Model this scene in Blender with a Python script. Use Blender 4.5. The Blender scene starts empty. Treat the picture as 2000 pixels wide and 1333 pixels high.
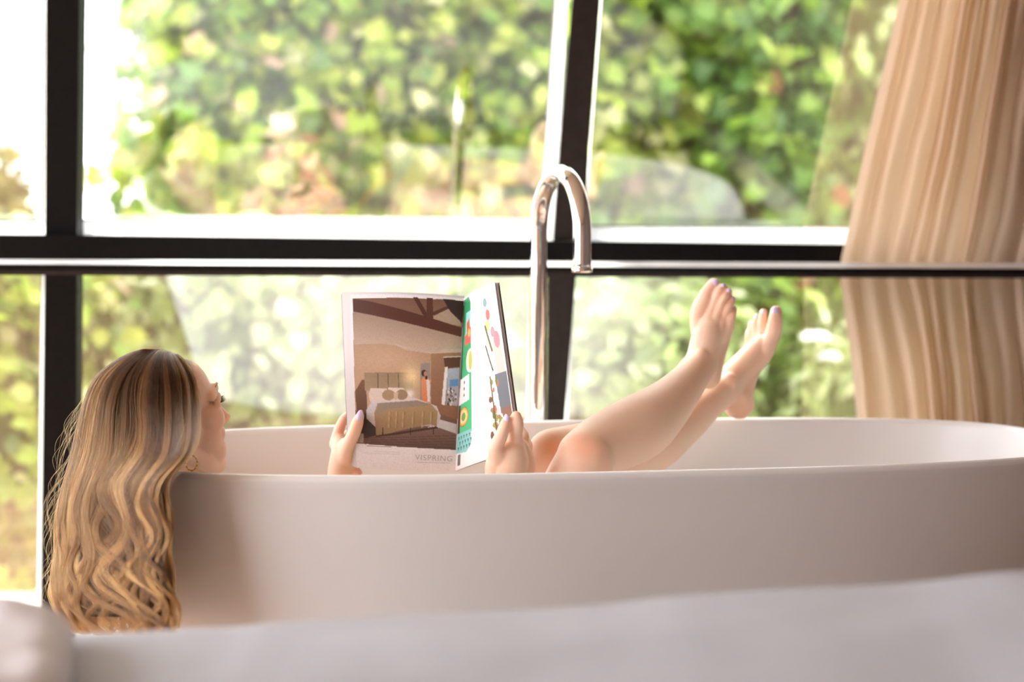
import bpy, bmesh, math, random
import numpy as np
from mathutils import Vector, Matrix, noise
random.seed(7)
rng = np.random.default_rng(7)
scn = bpy.context.scene
COL = scn.collection

# ------------------------------------------------------------------ camera
ROLL = 0.006
CAM_Z = 1.02
F = 4000.0
cam_d = bpy.data.cameras.new('camera')
cam = bpy.data.objects.new('camera', cam_d)
COL.objects.link(cam)
cam.matrix_world = Matrix.Translation((0, 0, CAM_Z)) @ Matrix.Rotation(math.pi / 2, 4, 'X') @ Matrix.Rotation(ROLL, 4, 'Z')
cam_d.sensor_width = 36
cam_d.lens = 72
cam_d.shift_y = -266.5 / 2000
cam_d.clip_start = 0.05
cam_d.dof.use_dof = True
cam_d.dof.focus_distance = 3.42
cam_d.dof.aperture_fstop = 2.2
scn.camera = cam

# ------------------------------------------------------------------ world, sun, exposure
w = bpy.data.worlds.new('world')
scn.world = w
w.use_nodes = True
nt = w.node_tree
bg = nt.nodes['Background']
tc = nt.nodes.new('ShaderNodeTexCoord')
nz = nt.nodes.new('ShaderNodeTexNoise')
nz.inputs['Scale'].default_value = 1.5
nz.inputs['Detail'].default_value = 3
rp = nt.nodes.new('ShaderNodeValToRGB')
rp.color_ramp.elements[0].color = (0.80, 0.88, 1.0, 1)
rp.color_ramp.elements[1].color = (1.0, 0.99, 0.97, 1)
rp.color_ramp.elements[0].position = 0.3
rp.color_ramp.elements[1].position = 0.65
nt.links.new(tc.outputs['Generated'], nz.inputs['Vector'])
nt.links.new(nz.outputs['Fac'], rp.inputs['Fac'])
nt.links.new(rp.outputs['Color'], bg.inputs['Color'])
bg.inputs['Strength'].default_value = 4.6
sun_d = bpy.data.lights.new('sun', 'SUN')
sun_d.energy = 11.0
sun_d.angle = math.radians(14)
sun_d.color = (1.0, 0.95, 0.86)
sun = bpy.data.objects.new('sun', sun_d)
COL.objects.link(sun)
sun.rotation_euler = Vector((0.55, -0.62, -1.0)).to_track_quat('-Z', 'Y').to_euler()
scn.view_settings.view_transform = 'Standard'
scn.view_settings.look = 'None'
scn.view_settings.exposure = 1.0
scn.view_settings.gamma = 1
scn.view_settings.use_curve_mapping = False
scn.cycles.use_denoising = True
scn.cycles.max_bounces = 10
scn.cycles.diffuse_bounces = 5
scn.cycles.transparent_max_bounces = 24
scn.cycles.sample_clamp_indirect = 8


# ------------------------------------------------------------------ helpers
def P(px, py, Y):
    dx, dy = px - 1000.0, py - 400.0
    x0 = dx + ROLL * dy
    y0 = dy - ROLL * dx
    return Vector((x0 * Y / F, Y, CAM_Z - y0 * Y / F))


def link(o, parent=None):
    COL.objects.link(o)
    if parent is not None:
        o.parent = parent
    return o


def tag(o, label=None, cat=None, group=None, kind=None):
    if label: o['label'] = label
    if cat: o['category'] = cat
    if group: o['group'] = group
    if kind: o['kind'] = kind
    return o


def empty(name, loc, label, cat, group=None):
    o = bpy.data.objects.new(name, None)
    o.location = loc
    o.empty_display_size = 0.05
    link(o)
    return tag(o, label, cat, group)


def put(o, parent):
    """parent o keeping its world-space mesh coordinates (parents are only translated)"""
    link(o)
    if parent is not None:
        o.parent = parent
        o.matrix_parent_inverse = Matrix.Translation(-Vector(parent.location))
    return o


def mesh_obj(name, verts, faces, mat, parent=None, smooth=True):
    me = bpy.data.meshes.new(name)
    me.from_pydata([tuple(v) for v in verts], [], [tuple(f) for f in faces])
    me.update()
    if smooth:
        me.polygons.foreach_set('use_smooth', [True] * len(me.polygons))
    if mat: me.materials.append(mat)
    return put(bpy.data.objects.new(name, me), parent)


def bm_obj(name, bm, mat, parent=None, smooth=False):
    me = bpy.data.meshes.new(name)
    bmesh.ops.recalc_face_normals(bm, faces=bm.faces)
    bm.to_mesh(me)
    bm.free()
    if smooth:
        me.polygons.foreach_set('use_smooth', [True] * len(me.polygons))
    if mat: me.materials.append(mat)
    return put(bpy.data.objects.new(name, me), parent)


def add_box(bm, x0, x1, y0, y1, z0, z1, bev=0.0):
    r = bmesh.ops.create_cube(bm, size=1.0)
    for v in r['verts']:
        v.co = Vector(((x0 + x1) / 2 + v.co.x * (x1 - x0), (y0 + y1) / 2 + v.co.y * (y1 - y0), (z0 + z1) / 2 + v.co.z * (z1 - z0)))
    if bev > 0:
        es = list({e for v in r['verts'] for e in v.link_edges})
        bmesh.ops.bevel(bm, geom=es, offset=bev, segments=2, affect='EDGES', profile=0.6)


def add_prism(bm, pts, y0, y1, bev=0.0):
    """polygon given as (x,z) points, extruded from y0 to y1"""
    a = [bm.verts.new((x, y0, z)) for x, z in pts]
    b = [bm.verts.new((x, y1, z)) for x, z in pts]
    n = len(pts)
    fs = [bm.faces.new(a), bm.faces.new(list(reversed(b)))]
    for i in range(n):
        fs.append(bm.faces.new((a[i], b[i], b[(i + 1) % n], a[(i + 1) % n])))
    if bev > 0:
        es = list({e for f in fs for e in f.edges})
        bmesh.ops.bevel(bm, geom=es, offset=bev, segments=2, affect='EDGES', profile=0.6)


# the glazed wall leans into the room at its top and runs slightly away to the right
WT, WW, WC, WZ = math.tan(math.radians(11.0)), math.tan(math.radians(8.5)), 4.80, 0.93
def wall_y(x, z): return WC + x * WW - (z - WZ) * WT
def Pw(px, py, off=0.0):
    dx, dy = px - 1000.0, py - 400.0
    x0 = dx + ROLL * dy
    y0 = dy - ROLL * dx
    Y = (WC + off - (CAM_Z - WZ) * WT) / (1 - x0 / F * WW - y0 / F * WT)
    return Vector((x0 * Y / F, Y, CAM_Z - y0 * Y / F))


def solid(bm, front, back, bev=0.0):
    a = [bm.verts.new(p) for p in front]; b = [bm.verts.new(p) for p in back]
    n = len(a)
    fs = [bm.faces.new(a), bm.faces.new(list(reversed(b)))]
    for i in range(n):
        fs.append(bm.faces.new((a[i], b[i], b[(i + 1) % n], a[(i + 1) % n])))
    if bev > 0:
        bmesh.ops.bevel(bm, geom=list({e for f in fs for e in f.edges}), offset=bev, segments=2, affect='EDGES', profile=0.6)


def px_prism(bm, pix, off, depth, bev=0.0):
    q = [Pw(x, y, off) for x, y in pix]
    solid(bm, q, [p + Vector((0, depth, 0)) for p in q], bev)


def wall_box(bm, x0, x1, z0, z1, d0, d1, bev=0.0):
    c = [(x0, z0), (x1, z0), (x1, z1), (x0, z1)]
    solid(bm, [Vector((x, wall_y(x, z) + d0, z)) for x, z in c], [Vector((x, wall_y(x, z) + d1, z)) for x, z in c], bev)


def tube(path, radii, seg=24, cap=True):
    """verts, faces of a tube along path"""
    path = [Vector(p) for p in path]
    n = len(path)
    if not hasattr(radii, '__len__'): radii = [radii] * n
    vs, fs = [], []
    t0 = (path[1] - path[0]).normalized()
    up = Vector((0, 0, 1)) if abs(t0.z) < 0.9 else Vector((1, 0, 0))
    nrm = (up - t0 * up.dot(t0)).normalized()
    for i in range(n):
        t = (path[min(i + 1, n - 1)] - path[max(i - 1, 0)]).normalized()
        nrm = (nrm - t * nrm.dot(t)).normalized()
        b = t.cross(nrm)
        for k in range(seg):
            a = 2 * math.pi * k / seg
            vs.append(path[i] + (nrm * math.cos(a) + b * math.sin(a)) * radii[i])
    for i in range(n - 1):
        for k in range(seg):
            k2 = (k + 1) % seg
            fs.append((i * seg + k, i * seg + k2, (i + 1) * seg + k2, (i + 1) * seg + k))
    if cap:
        fs.append(tuple(reversed(range(seg))))
        fs.append(tuple(range((n - 1) * seg, n * seg)))
    return vs, fs


def smoothpath(pts, n):
    """Catmull-Rom through the points"""
    pts = np.array([tuple(p) for p in pts], float)
    m = len(pts)
    out = []
    for s in np.linspace(0, m - 1 - 1e-9, n):
        i = int(s); t = s - i
        p0 = pts[max(i - 1, 0)]; p1 = pts[i]; p2 = pts[min(i + 1, m - 1)]; p3 = pts[min(i + 2, m - 1)]
        out.append(0.5 * ((2 * p1) + (-p0 + p2) * t + (2 * p0 - 5 * p1 + 4 * p2 - p3) * t * t + (-p0 + 3 * p1 - 3 * p2 + p3) * t ** 3))
    return out


# ------------------------------------------------------------------ materials
def mat(name, color=(0.8, 0.8, 0.8), rough=0.5, metal=0.0, spec=0.5, **kw):
    m = bpy.data.materials.new(name)
    m.use_nodes = True
    b = m.node_tree.nodes['Principled BSDF']
    b.inputs['Base Color'].default_value = (*color, 1)
    b.inputs['Roughness'].default_value = rough
    b.inputs['Metallic'].default_value = metal
    b.inputs['Specular IOR Level'].default_value = spec
    for k, v in kw.items():
        b.inputs[k.replace('_', ' ')].default_value = v
    return m


def noisy(m, scale, c0, c1, bump=0.0, detail=4, coord='Object', stretch=(1, 1, 1), bscale=None):
    nt = m.node_tree
    b = nt.nodes['Principled BSDF']
    tc = nt.nodes.new('ShaderNodeTexCoord')
    mp = nt.nodes.new('ShaderNodeMapping')
    mp.inputs['Scale'].default_value = stretch
    n = nt.nodes.new('ShaderNodeTexNoise')
    n.inputs['Scale'].default_value = scale
    n.inputs['Detail'].default_value = detail
    r = nt.nodes.new('ShaderNodeValToRGB')
    r.color_ramp.elements[0].color = (*c0, 1)
    r.color_ramp.elements[1].color = (*c1, 1)
    r.color_ramp.elements[0].position = 0.35
    r.color_ramp.elements[1].position = 0.65
    nt.links.new(tc.outputs[coord], mp.inputs[0])
    nt.links.new(mp.outputs[0], n.inputs['Vector'])
    nt.links.new(n.outputs['Fac'], r.inputs['Fac'])
    nt.links.new(r.outputs['Color'], b.inputs['Base Color'])
    if bump:
        n2 = nt.nodes.new('ShaderNodeTexNoise')
        n2.inputs['Scale'].default_value = bscale or scale
        n2.inputs['Detail'].default_value = 3
        nt.links.new(mp.outputs[0], n2.inputs['Vector'])
        bp = nt.nodes.new('ShaderNodeBump')
        bp.inputs['Strength'].default_value = bump
        bp.inputs['Distance'].default_value = 0.002
        nt.links.new(n2.outputs['Fac'], bp.inputs['Height'])
        nt.links.new(bp.outputs['Normal'], b.inputs['Normal'])
    return m


def attr_mat(name, attr='Col', rough=0.6, spec=0.3, transl=0.0):
    m = mat(name, rough=rough, spec=spec)
    nt = m.node_tree
    b = nt.nodes['Principled BSDF']
    a = nt.nodes.new('ShaderNodeVertexColor')
    a.layer_name = attr
    nt.links.new(a.outputs['Color'], b.inputs['Base Color'])
    if transl:
        t = nt.nodes.new('ShaderNodeBsdfTranslucent')
        mx = nt.nodes.new('ShaderNodeMixShader')
        mx.inputs[0].default_value = transl
        nt.links.new(a.outputs['Color'], t.inputs['Color'])
        nt.links.new(b.outputs[0], mx.inputs[1])
        nt.links.new(t.outputs[0], mx.inputs[2])
        nt.links.new(mx.outputs[0], nt.nodes['Material Output'].inputs['Surface'])
    return m


M_black = noisy(mat('black_frame_paint', rough=0.5, spec=0.15), 60, (0.003, 0.0025, 0.0025), (0.005, 0.004, 0.004))
M_brownblack = noisy(mat('brownish_black_paint', rough=0.45, spec=0.2), 40, (0.022, 0.016, 0.015), (0.030, 0.022, 0.020))  # black frame paint lightened towards brown for room light reflected on the posts
M_sash = noisy(mat('pale_outer_frame', rough=0.5), 30, (0.74, 0.74, 0.74), (0.8, 0.8, 0.79))
M_gasket = mat('gasket', (0.12, 0.10, 0.08), 0.7)
M_tub = noisy(mat('stone_resin', rough=0.32, spec=0.4), 3, (0.79, 0.775, 0.77), (0.81, 0.80, 0.795))
M_chrome = noisy(mat('chrome', rough=0.035, metal=1.0), 5, (0.70, 0.69, 0.69), (0.74, 0.73, 0.73))
M_wall = noisy(mat('warm_plaster', rough=0.9), 4, (0.64, 0.46, 0.365), (0.68, 0.49, 0.39), bump=0.1, bscale=80)
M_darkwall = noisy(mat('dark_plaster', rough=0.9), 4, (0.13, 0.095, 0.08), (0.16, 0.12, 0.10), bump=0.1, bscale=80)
M_ceil = noisy(mat('ceiling_paint', rough=0.9), 4, (0.66, 0.56, 0.49), (0.70, 0.60, 0.53))
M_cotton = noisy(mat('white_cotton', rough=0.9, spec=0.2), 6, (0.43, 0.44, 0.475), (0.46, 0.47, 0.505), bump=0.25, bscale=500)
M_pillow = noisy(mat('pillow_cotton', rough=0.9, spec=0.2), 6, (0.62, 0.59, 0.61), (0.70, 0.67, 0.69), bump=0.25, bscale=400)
M_wood = noisy(mat('oak_boards', rough=0.45), 3, (0.30, 0.18, 0.11), (0.40, 0.25, 0.16), stretch=(1, 12, 1), bump=0.1, bscale=20)
M_bedwood = noisy(mat('bed_wood', rough=0.5), 3, (0.16, 0.10, 0.07), (0.22, 0.14, 0.10), stretch=(1, 8, 8))
M_grass = noisy(mat('lawn', rough=0.9), 8, (0.10, 0.20, 0.03), (0.30, 0.38, 0.07), detail=8)
M_soil = noisy(mat('garden_soil', rough=0.95), 9, (0.10, 0.085, 0.06), (0.18, 0.16, 0.10), detail=8)
M_gold = mat('gold', (0.85, 0.58, 0.22), 0.2, 1.0)
M_stone = mat('green_stone', (0.45, 0.50, 0.20), 0.15)
M_nail = mat('lavender_varnish', (0.80, 0.62, 0.86), 0.2)
M_eye = mat('eye_white', (0.85, 0.83, 0.8), 0.15)
M_iris = mat('iris', (0.12, 0.18, 0.2), 0.15)
M_lash = mat('lashes', (0.03, 0.02, 0.015), 0.7)
M_bark = noisy(mat('bark', rough=0.9), 20, (0.10, 0.07, 0.05), (0.2, 0.15, 0.1), stretch=(1, 1, 0.2))
M_leaf = attr_mat('leaf', rough=0.38, spec=0.5, transl=0.38)
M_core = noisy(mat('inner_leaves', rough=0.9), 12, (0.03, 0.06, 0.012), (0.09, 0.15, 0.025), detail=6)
M_page = attr_mat('printed_page', rough=0.35, spec=0.5)
M_paper = mat('paper_edges', (0.80, 0.74, 0.74), 0.8)
M_cover = mat('magazine_cover', (0.30, 0.24, 0.22), 0.3)
M_ink = mat('grey_ink', (0.42, 0.40, 0.39), 0.6)

# skin
M_skin = attr_mat('skin', rough=0.5, spec=0.3)
_b = M_skin.node_tree.nodes['Principled BSDF']
_b.inputs['Subsurface Weight'].default_value = 0.45
_b.inputs['Subsurface Radius'].default_value = (1.0, 0.35, 0.2)
_b.inputs['Subsurface Scale'].default_value = 0.015

# linen
M_linen = mat('cream_linen', rough=0.95, spec=0.1)
nt = M_linen.node_tree
b = nt.nodes['Principled BSDF']
uvn = nt.nodes.new('ShaderNodeTexCoord')
wv = nt.nodes.new('ShaderNodeTexNoise'); wv.inputs['Scale'].default_value = 900; wv.inputs['Detail'].default_value = 2
cr = nt.nodes.new('ShaderNodeValToRGB')
cr.color_ramp.elements[0].color = (0.90, 0.75, 0.60, 1); cr.color_ramp.elements[1].color = (0.97, 0.85, 0.72, 1)
nt.links.new(uvn.outputs['Object'], wv.inputs['Vector']); nt.links.new(wv.outputs['Fac'], cr.inputs['Fac'])
nt.links.new(cr.outputs['Color'], b.inputs['Base Color'])
bp = nt.nodes.new('ShaderNodeBump'); bp.inputs['Strength'].default_value = 0.3; bp.inputs['Distance'].default_value = 0.001
nt.links.new(wv.outputs['Fac'], bp.inputs['Height']); nt.links.new(bp.outputs['Normal'], b.inputs['Normal'])
tr = nt.nodes.new('ShaderNodeBsdfTranslucent'); nt.links.new(cr.outputs['Color'], tr.inputs['Color'])
mx = nt.nodes.new('ShaderNodeMixShader'); mx.inputs[0].default_value = 0.66
nt.links.new(b.outputs[0], mx.inputs[1]); nt.links.new(tr.outputs[0], mx.inputs[2])
nt.links.new(mx.outputs[0], nt.nodes['Material Output'].inputs['Surface'])

# double-glazed pane: clear with a strong mirror component
M_glass = bpy.data.materials.new('window_glass')
M_glass.use_nodes = True
nt = M_glass.node_tree
nt.nodes.clear()
out = nt.nodes.new('ShaderNodeOutputMaterial')
trn = nt.nodes.new('ShaderNodeBsdfTransparent'); trn.inputs[0].default_value = (0.97, 0.985, 0.97, 1)
gl = nt.nodes.new('ShaderNodeBsdfGlossy'); gl.inputs['Roughness'].default_value = 0.0; gl.inputs[0].default_value = (1, 1, 1, 1)
lw = nt.nodes.new('ShaderNodeFresnel'); lw.inputs['IOR'].default_value = 1.5
ma = nt.nodes.new('ShaderNodeMath'); ma.operation = 'MULTIPLY_ADD'; ma.inputs[1].default_value = 0.8; ma.inputs[2].default_value = 0.41
ma.use_clamp = True
mx = nt.nodes.new('ShaderNodeMixShader')
nt.links.new(lw.outputs[0], ma.inputs[0]); nt.links.new(ma.outputs[0], mx.inputs[0])
nt.links.new(trn.outputs[0], mx.inputs[1]); nt.links.new(gl.outputs[0], mx.inputs[2]); nt.links.new(mx.outputs[0], out.inputs[0])

# hair
M_hair = bpy.data.materials.new('hair')
M_hair.use_nodes = True
nt = M_hair.node_tree
nt.nodes.clear()
out = nt.nodes.new('ShaderNodeOutputMaterial')
hb = nt.nodes.new('ShaderNodeBsdfHairPrincipled')
hb.parametrization = 'COLOR'
hb.inputs['Roughness'].default_value = 0.42
hb.inputs['IOR'].default_value = 1.38
hb.inputs['Radial Roughness'].default_value = 0.45
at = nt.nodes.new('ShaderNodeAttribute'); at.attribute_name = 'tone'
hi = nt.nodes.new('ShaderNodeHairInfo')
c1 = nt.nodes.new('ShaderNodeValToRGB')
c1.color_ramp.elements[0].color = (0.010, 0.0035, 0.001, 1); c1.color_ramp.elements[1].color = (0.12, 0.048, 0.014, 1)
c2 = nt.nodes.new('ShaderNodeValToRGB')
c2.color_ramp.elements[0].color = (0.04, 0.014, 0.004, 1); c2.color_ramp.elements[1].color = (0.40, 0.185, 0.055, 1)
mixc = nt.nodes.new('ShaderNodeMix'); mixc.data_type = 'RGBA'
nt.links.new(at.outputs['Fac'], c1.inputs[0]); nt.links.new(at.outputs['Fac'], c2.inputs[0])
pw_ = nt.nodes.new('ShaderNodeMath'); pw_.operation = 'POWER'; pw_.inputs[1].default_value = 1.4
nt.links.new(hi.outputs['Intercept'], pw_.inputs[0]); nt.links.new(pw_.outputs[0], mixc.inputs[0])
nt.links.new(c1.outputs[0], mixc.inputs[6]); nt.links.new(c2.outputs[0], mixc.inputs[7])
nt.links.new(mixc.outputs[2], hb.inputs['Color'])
nt.links.new(hb.outputs[0], out.inputs[0])
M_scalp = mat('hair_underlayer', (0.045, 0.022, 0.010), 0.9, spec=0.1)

# ================================================================== SETTING
YW = 5.05           # depth of the room shell
XL, XR, YB, ZC = -3.0, 1.75, -2.6, 2.7


def struct(name, bm, m, smooth=False, parent=None):
    o = bm_obj(name, bm, m, parent, smooth)
    if parent is None: o['kind'] = 'structure'
    return o


# floor: boards as parts
bm = bmesh.new(); add_box(bm, XL, XR, YB, YW + 0.20, -0.12, -0.022)
floor = struct('floor', bm, mat('subfloor', (0.12, 0.08, 0.05), 0.9))
bm = bmesh.new(); add_box(bm, 0, 0.19, 0, 1.83, -0.022, 0.0, 0.002)
bd_me = bpy.data.meshes.new('floor_board'); bm.to_mesh(bd_me); bm.free(); bd_me.materials.append(M_wood)
for i in range(24):
    for j in range(4):
        o = bpy.data.objects.new('floor_board', bd_me)
        o.location = (XL + 0.04 + i * 0.195, YB + 0.01 + j * 1.835, 0)
        put(o, floor)
bm = bmesh.new(); add_box(bm, XL, XR, YB, YW + 0.20, ZC, ZC + 0.15); struct('ceiling', bm, M_ceil)
bm = bmesh.new(); add_box(bm, XL - 0.15, XR + 0.15, YB - 0.15, YB, -0.12, ZC); struct('wall_back', bm, M_wall)
bm = bmesh.new(); add_box(bm, XR, XR + 0.15, YB, YW + 0.20, -0.12, ZC); struct('wall_right', bm, M_darkwall)
# left wall with a wide glazed opening
bm = bmesh.new()
add_box(bm, XL - 0.15, XL, YB, -0.8, -0.12, ZC)
add_box(bm, XL - 0.15, XL, -0.8, 4.4, -0.12, 0.12)
add_box(bm, XL - 0.15, XL, -0.8, 4.4, 2.5, ZC)
add_box(bm, XL - 0.15, XL, 4.4, YW + 0.20, -0.12, ZC)
struct('wall_left', bm, M_wall)
# front (window) wall head
bm = bmesh.new(); wall_box(bm, XL, XR, 2.52, ZC, -0.08, 0.10); struct('wall_front', bm, M_wall)
bm = bmesh.new(); add_box(bm, XL, XL + 0.012, YB, -0.8, 0, 0.12); struct('baseboard_left', bm, M_ceil)
bm = bmesh.new(); add_box(bm, XL + 0.012, XR, YB, YB + 0.012, 0, 0.12); struct('baseboard_back', bm, M_ceil)
bm = bmesh.new(); add_box(bm, XR - 0.012, XR, YB + 0.012, YW, 0, 0.12); struct('baseboard_right', bm, M_ceil)

# black members of the window wall
bm = bmesh.new(); px_prism(bm, [(95, -860), (160, -860), (155, 0), (150, 465), (148, 1255), (78, 1255), (88, 465), (90, 0)], -0.08, 0.07, 0.003)
struct('trim_1', bm, M_black)                                               # left mullion
bm = bmesh.new(); px_prism(bm, [(1189, -860), (1245, -860), (1172, 0), (1150, 285), (1143, 470), (1080, 470), (1093, 290), (1118, 0)], -0.08, 0.07, 0.003)
struct('trim_2', bm, M_brownblack)                                              # leaning upper post
bm = bmesh.new(); px_prism(bm, [(1070, 528), (1126, 528), (1103, 825), (1085, 1255), (1064, 1255), (1068, 825)], -0.11, 0.07, 0.003)
struct('trim_3', bm, M_brownblack)                                              # lower post
# transom
bm = bmesh.new(); px_prism(bm, [(-1300, 452), (152, 460), (1650, 478), (2600, 487), (2600, 523), (1650, 518), (150, 512), (-1300, 505)], -0.10, 0.11, 0.002)
struct('trim_4', bm, M_black)
# unseen black jamb added behind the curtain to block light through its right side
bm = bmesh.new(); wall_box(bm, 1.08, XR, 0.0, 2.52, -0.09, -0.012, 0.003); struct('trim_5', bm, M_black)
bm = bmesh.new(); wall_box(bm, XL, XL + 0.08, 0.0, 2.52, -0.08, -0.01, 0.003); struct('trim_6', bm, M_black)
bm = bmesh.new(); wall_box(bm, -2.16, -2.09, 0.0, 2.52, -0.08, -0.01, 0.003); struct('trim_7', bm, M_black)
# threshold
bm = bmesh.new(); wall_box(bm, XL, XR, -0.02, 0.04, -0.08, 0.10, 0.003); struct('trim_8', bm, M_sash)

# guard rail in front of glass and curtain: black body with a sloped top coloured pale as sky sheen and a brownish lower lip
RO = -0.30
rail = empty('guard_rail', (0, WC + RO, 0.88), 'long black guard rail with sky sheen coloured onto its top edge in front of window and curtain', 'rail')
la, lb = -1500, 2330
def rail_bar(name, ya_l, ya_r, yb_l, yb_r, d0, d1, m, slope=0.0):
    bm = bmesh.new()
    A = Pw(la, ya_l, RO); B = Pw(lb, ya_r, RO); C_ = Pw(lb, yb_r, RO); D = Pw(la, yb_l, RO)
    vs = []
    for q, top in ((A, 1), (B, 1), (C_, 0), (D, 0)):
        vs.append(bm.verts.new((q.x, q.y + d0 + (slope if top else 0), q.z)))
    for q in (A, B, C_, D):
        vs.append(bm.verts.new((q.x, q.y + d1, q.z)))
    for f in ((0, 1, 2, 3), (7, 6, 5, 4), (0, 4, 5, 1), (1, 5, 6, 2), (2, 6, 7, 3), (3, 7, 4, 0)):
        bm.faces.new([vs[i] for i in f])
    return bm_obj(name, bm, m, rail)
def yl(y150, y1650, x): return y150 + (y1650 - y150) * (x - 150) / 1500.0
rail_bar('top_sheen', yl(508.5, 514, la), yl(508.5, 514, lb), yl(517, 523.5, la), yl(517, 523.5, lb), 0.0, 0.045, M_sash, slope=0.03)
rail_bar('bar', yl(517, 523.5, la), yl(517, 523.5, lb), yl(529, 534, la), yl(529, 534, lb), -0.002, 0.05, M_black)
rail_bar('lower_lip', yl(529, 534, la), yl(529, 534, lb), yl(538, 543, la), yl(538, 543, lb), 0.004, 0.046, M_brownblack)
# rail fixings into the posts
for (bx, by) in ((118, 524), (1095, 527)):
    q = Pw(bx, by, RO)
    v, f = tube([(q.x, q.y + 0.04, q.z), (q.x, q.y + 0.22, q.z)], 0.008, 16)
    mesh_obj('bracket', v, f, M_black, rail)

# pale outer sash frames + panes, each pane a touch tilted into the room at its top
def window(n, outer, inner):
    """outer/inner: quads in pixels (tl,tr,br,bl); sash bars with inward-sloping faces, gasket, pane"""
    bm = bmesh.new()
    for i in range(4):
        j = (i + 1) % 4
        fr = [Pw(*outer[i], -0.012), Pw(*outer[j], -0.012), Pw(*inner[j], 0.034), Pw(*inner[i], 0.034)]
        bk = [Pw(*outer[i], -0.012) + Vector((0, 0.065, 0)), Pw(*outer[j], -0.012) + Vector((0, 0.065, 0)), fr[2] + Vector((0, 0.018, 0)), fr[3] + Vector((0, 0.018, 0))]
        solid(bm, fr, bk)
    o = struct('window_%d' % n, bm, M_sash)
    c = (sum(p[0] for p in inner) / 4, sum(p[1] for p in inner) / 4)
    inn2 = [(p[0] + (2.6 if p[0] < c[0] else -2.6), p[1] + (2.6 if p[1] < c[1] else -2.6)) for p in inner]
    bm = bmesh.new()
    for i in range(4):
        j = (i + 1) % 4
        px_prism(bm, [inner[i], inner[j], inn2[j], inn2[i]], 0.030, 0.02)
    bm_obj('gasket', bm, M_gasket, o)
    bm = bmesh.new()
    bm.faces.new([bm.verts.new(Pw(*p, -0.014)) for p in outer])
    bm_obj('pane', bm, M_glass, o)
    return o
# upper row
window(1, [(-770, -860), (96, -860), (89, 460), (-770, 452)], [(-765, -850), (91, -850), (85, 431), (-765, 424)])
window(2, [(150, -860), (1160, -860), (1082, 472), (148, 462)], [(152, -850), (1138, -850), (1055, 440), (151, 431)])
window(3, [(1238, -860), (2330, -860), (2330, 490), (1140, 474)], [(1240, -850), (2320, -850), (2320, 447), (1142, 442)])
# lower row
window(4, [(-770, 508), (86, 512), (77, 1190), (-770, 1186)], [(-765, 510), (82, 514), (73, 1160), (-765, 1156)])
window(5, [(148, 514), (1046, 518), (1028, 1192), (146, 1190)], [(151, 516), (1037, 522), (1016, 1162), (149, 1160)])
window(6, [(1118, 522), (2330, 530), (2330, 1196), (1090, 1192)], [(1122, 524), (2320, 532), (2320, 1166), (1096, 1162)])

# ground outside
bm = bmesh.new(); add_box(bm, -30, 30, -20, 40, -0.45, -0.28); struct('ground', bm, M_soil)

# ================================================================== BATHTUB
TCX, TCY, TA, TB, TN, TYAW, TZ = 0.162, 3.62, 0.88, 0.39, 3.0, 0.215, 0.60
def tub_ring(a, b, z, n=120, e=TN, sh=0.0):
    r = []
    for k in range(n):
        t = 2 * math.pi * k / n
        c, s = math.cos(t), math.sin(t)
        x = a * math.copysign(abs(c) ** (2 / e), c) + sh
        y = b * math.copysign(abs(s) ** (2 / e), s)
        r.append(Vector((TCX + x * math.cos(TYAW) - y * math.sin(TYAW), TCY + x * math.sin(TYAW) + y * math.cos(TYAW), z)))
    return r
tub = empty('bathtub', (TCX, TCY, 0), 'freestanding oval white bathtub with thin rolled rim holding the bathing woman', 'bathtub')
rings = []
# outside from foot to rim
for z, s in ((0.0, 0.80), (0.004, 0.812), (0.03, 0.82), (0.12, 0.845), (0.24, 0.885), (0.36, 0.925), (0.46, 0.957), (0.54, 0.982), (0.575, 0.992)):
    rings.append(tub_ring(TA * s - 0.0, TB * (s - (1 - s) * 0.25), z))
lip = 0.011
for k in range(9):      # rolled lip
    a = math.pi * k / 8
    off = -lip + lip * math.cos(a)
    rings.append(tub_ring(TA + off, TB + off, TZ - lip + lip * math.sin(a)))
for z, s in ((0.57, 0.968), (0.50, 0.945), (0.40, 0.90), (0.30, 0.85), (0.22, 0.79), (0.17, 0.71), (0.145, 0.60), (0.135, 0.40), (0.132, 0.15)):
    rings.append(tub_ring(TA * s, TB * (s - 0.02), z))
n = 120
vs = [v for r in rings for v in r]
fs = []
for i in range(len(rings) - 1):
    for k in range(n):
        k2 = (k + 1) % n
        fs.append((i * n + k, i * n + k2, (i + 1) * n + k2, (i + 1) * n + k))
fs.append(tuple(range((len(rings) - 1) * n, len(rings) * n)))
fs.append(tuple(reversed(range(n))))
tb = mesh_obj('shell', vs, fs, M_tub, tub)
v, f = tube([(TCX, TCY, 0.128), (TCX, TCY, 0.136)], 0.03, 32)
mesh_obj('drain', v, f, M_chrome, tub)

# ================================================================== FAUCET
fa = empty('bath_faucet', (P(1053, 700, 4.08).x, 4.08, 0), 'tall polished chrome gooseneck bath faucet standing behind the bathtub', 'faucet')
b0 = P(1052.5, 430, 4.10)
tip = P(1137, 529, 3.88)
rr = 0.0175
d = Vector((tip.x - b0.x, tip.y - b0.y, 0)); L = d.length / 2; d.normalize()
topz = P(1095, 339, 4.0).z
path = [Vector((b0.x, b0.y, z)) for z in np.linspace(0.02, topz - L, 14)]
cc = Vector((b0.x, b0.y, topz - L)) + d * L
for a in np.linspace(math.pi, 0, 30)[1:]:
    path.append(cc + d * (L * math.cos(a)) + Vector((0, 0, L * math.sin(a))))
for z in np.linspace(topz - L, tip.z, 6)[1:]:
    path.append(Vector((tip.x, tip.y, z)))
v, f = tube(path, rr, 40)
sp = mesh_obj('spout', v, f, M_chrome, fa)
e = path[-1]
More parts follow.
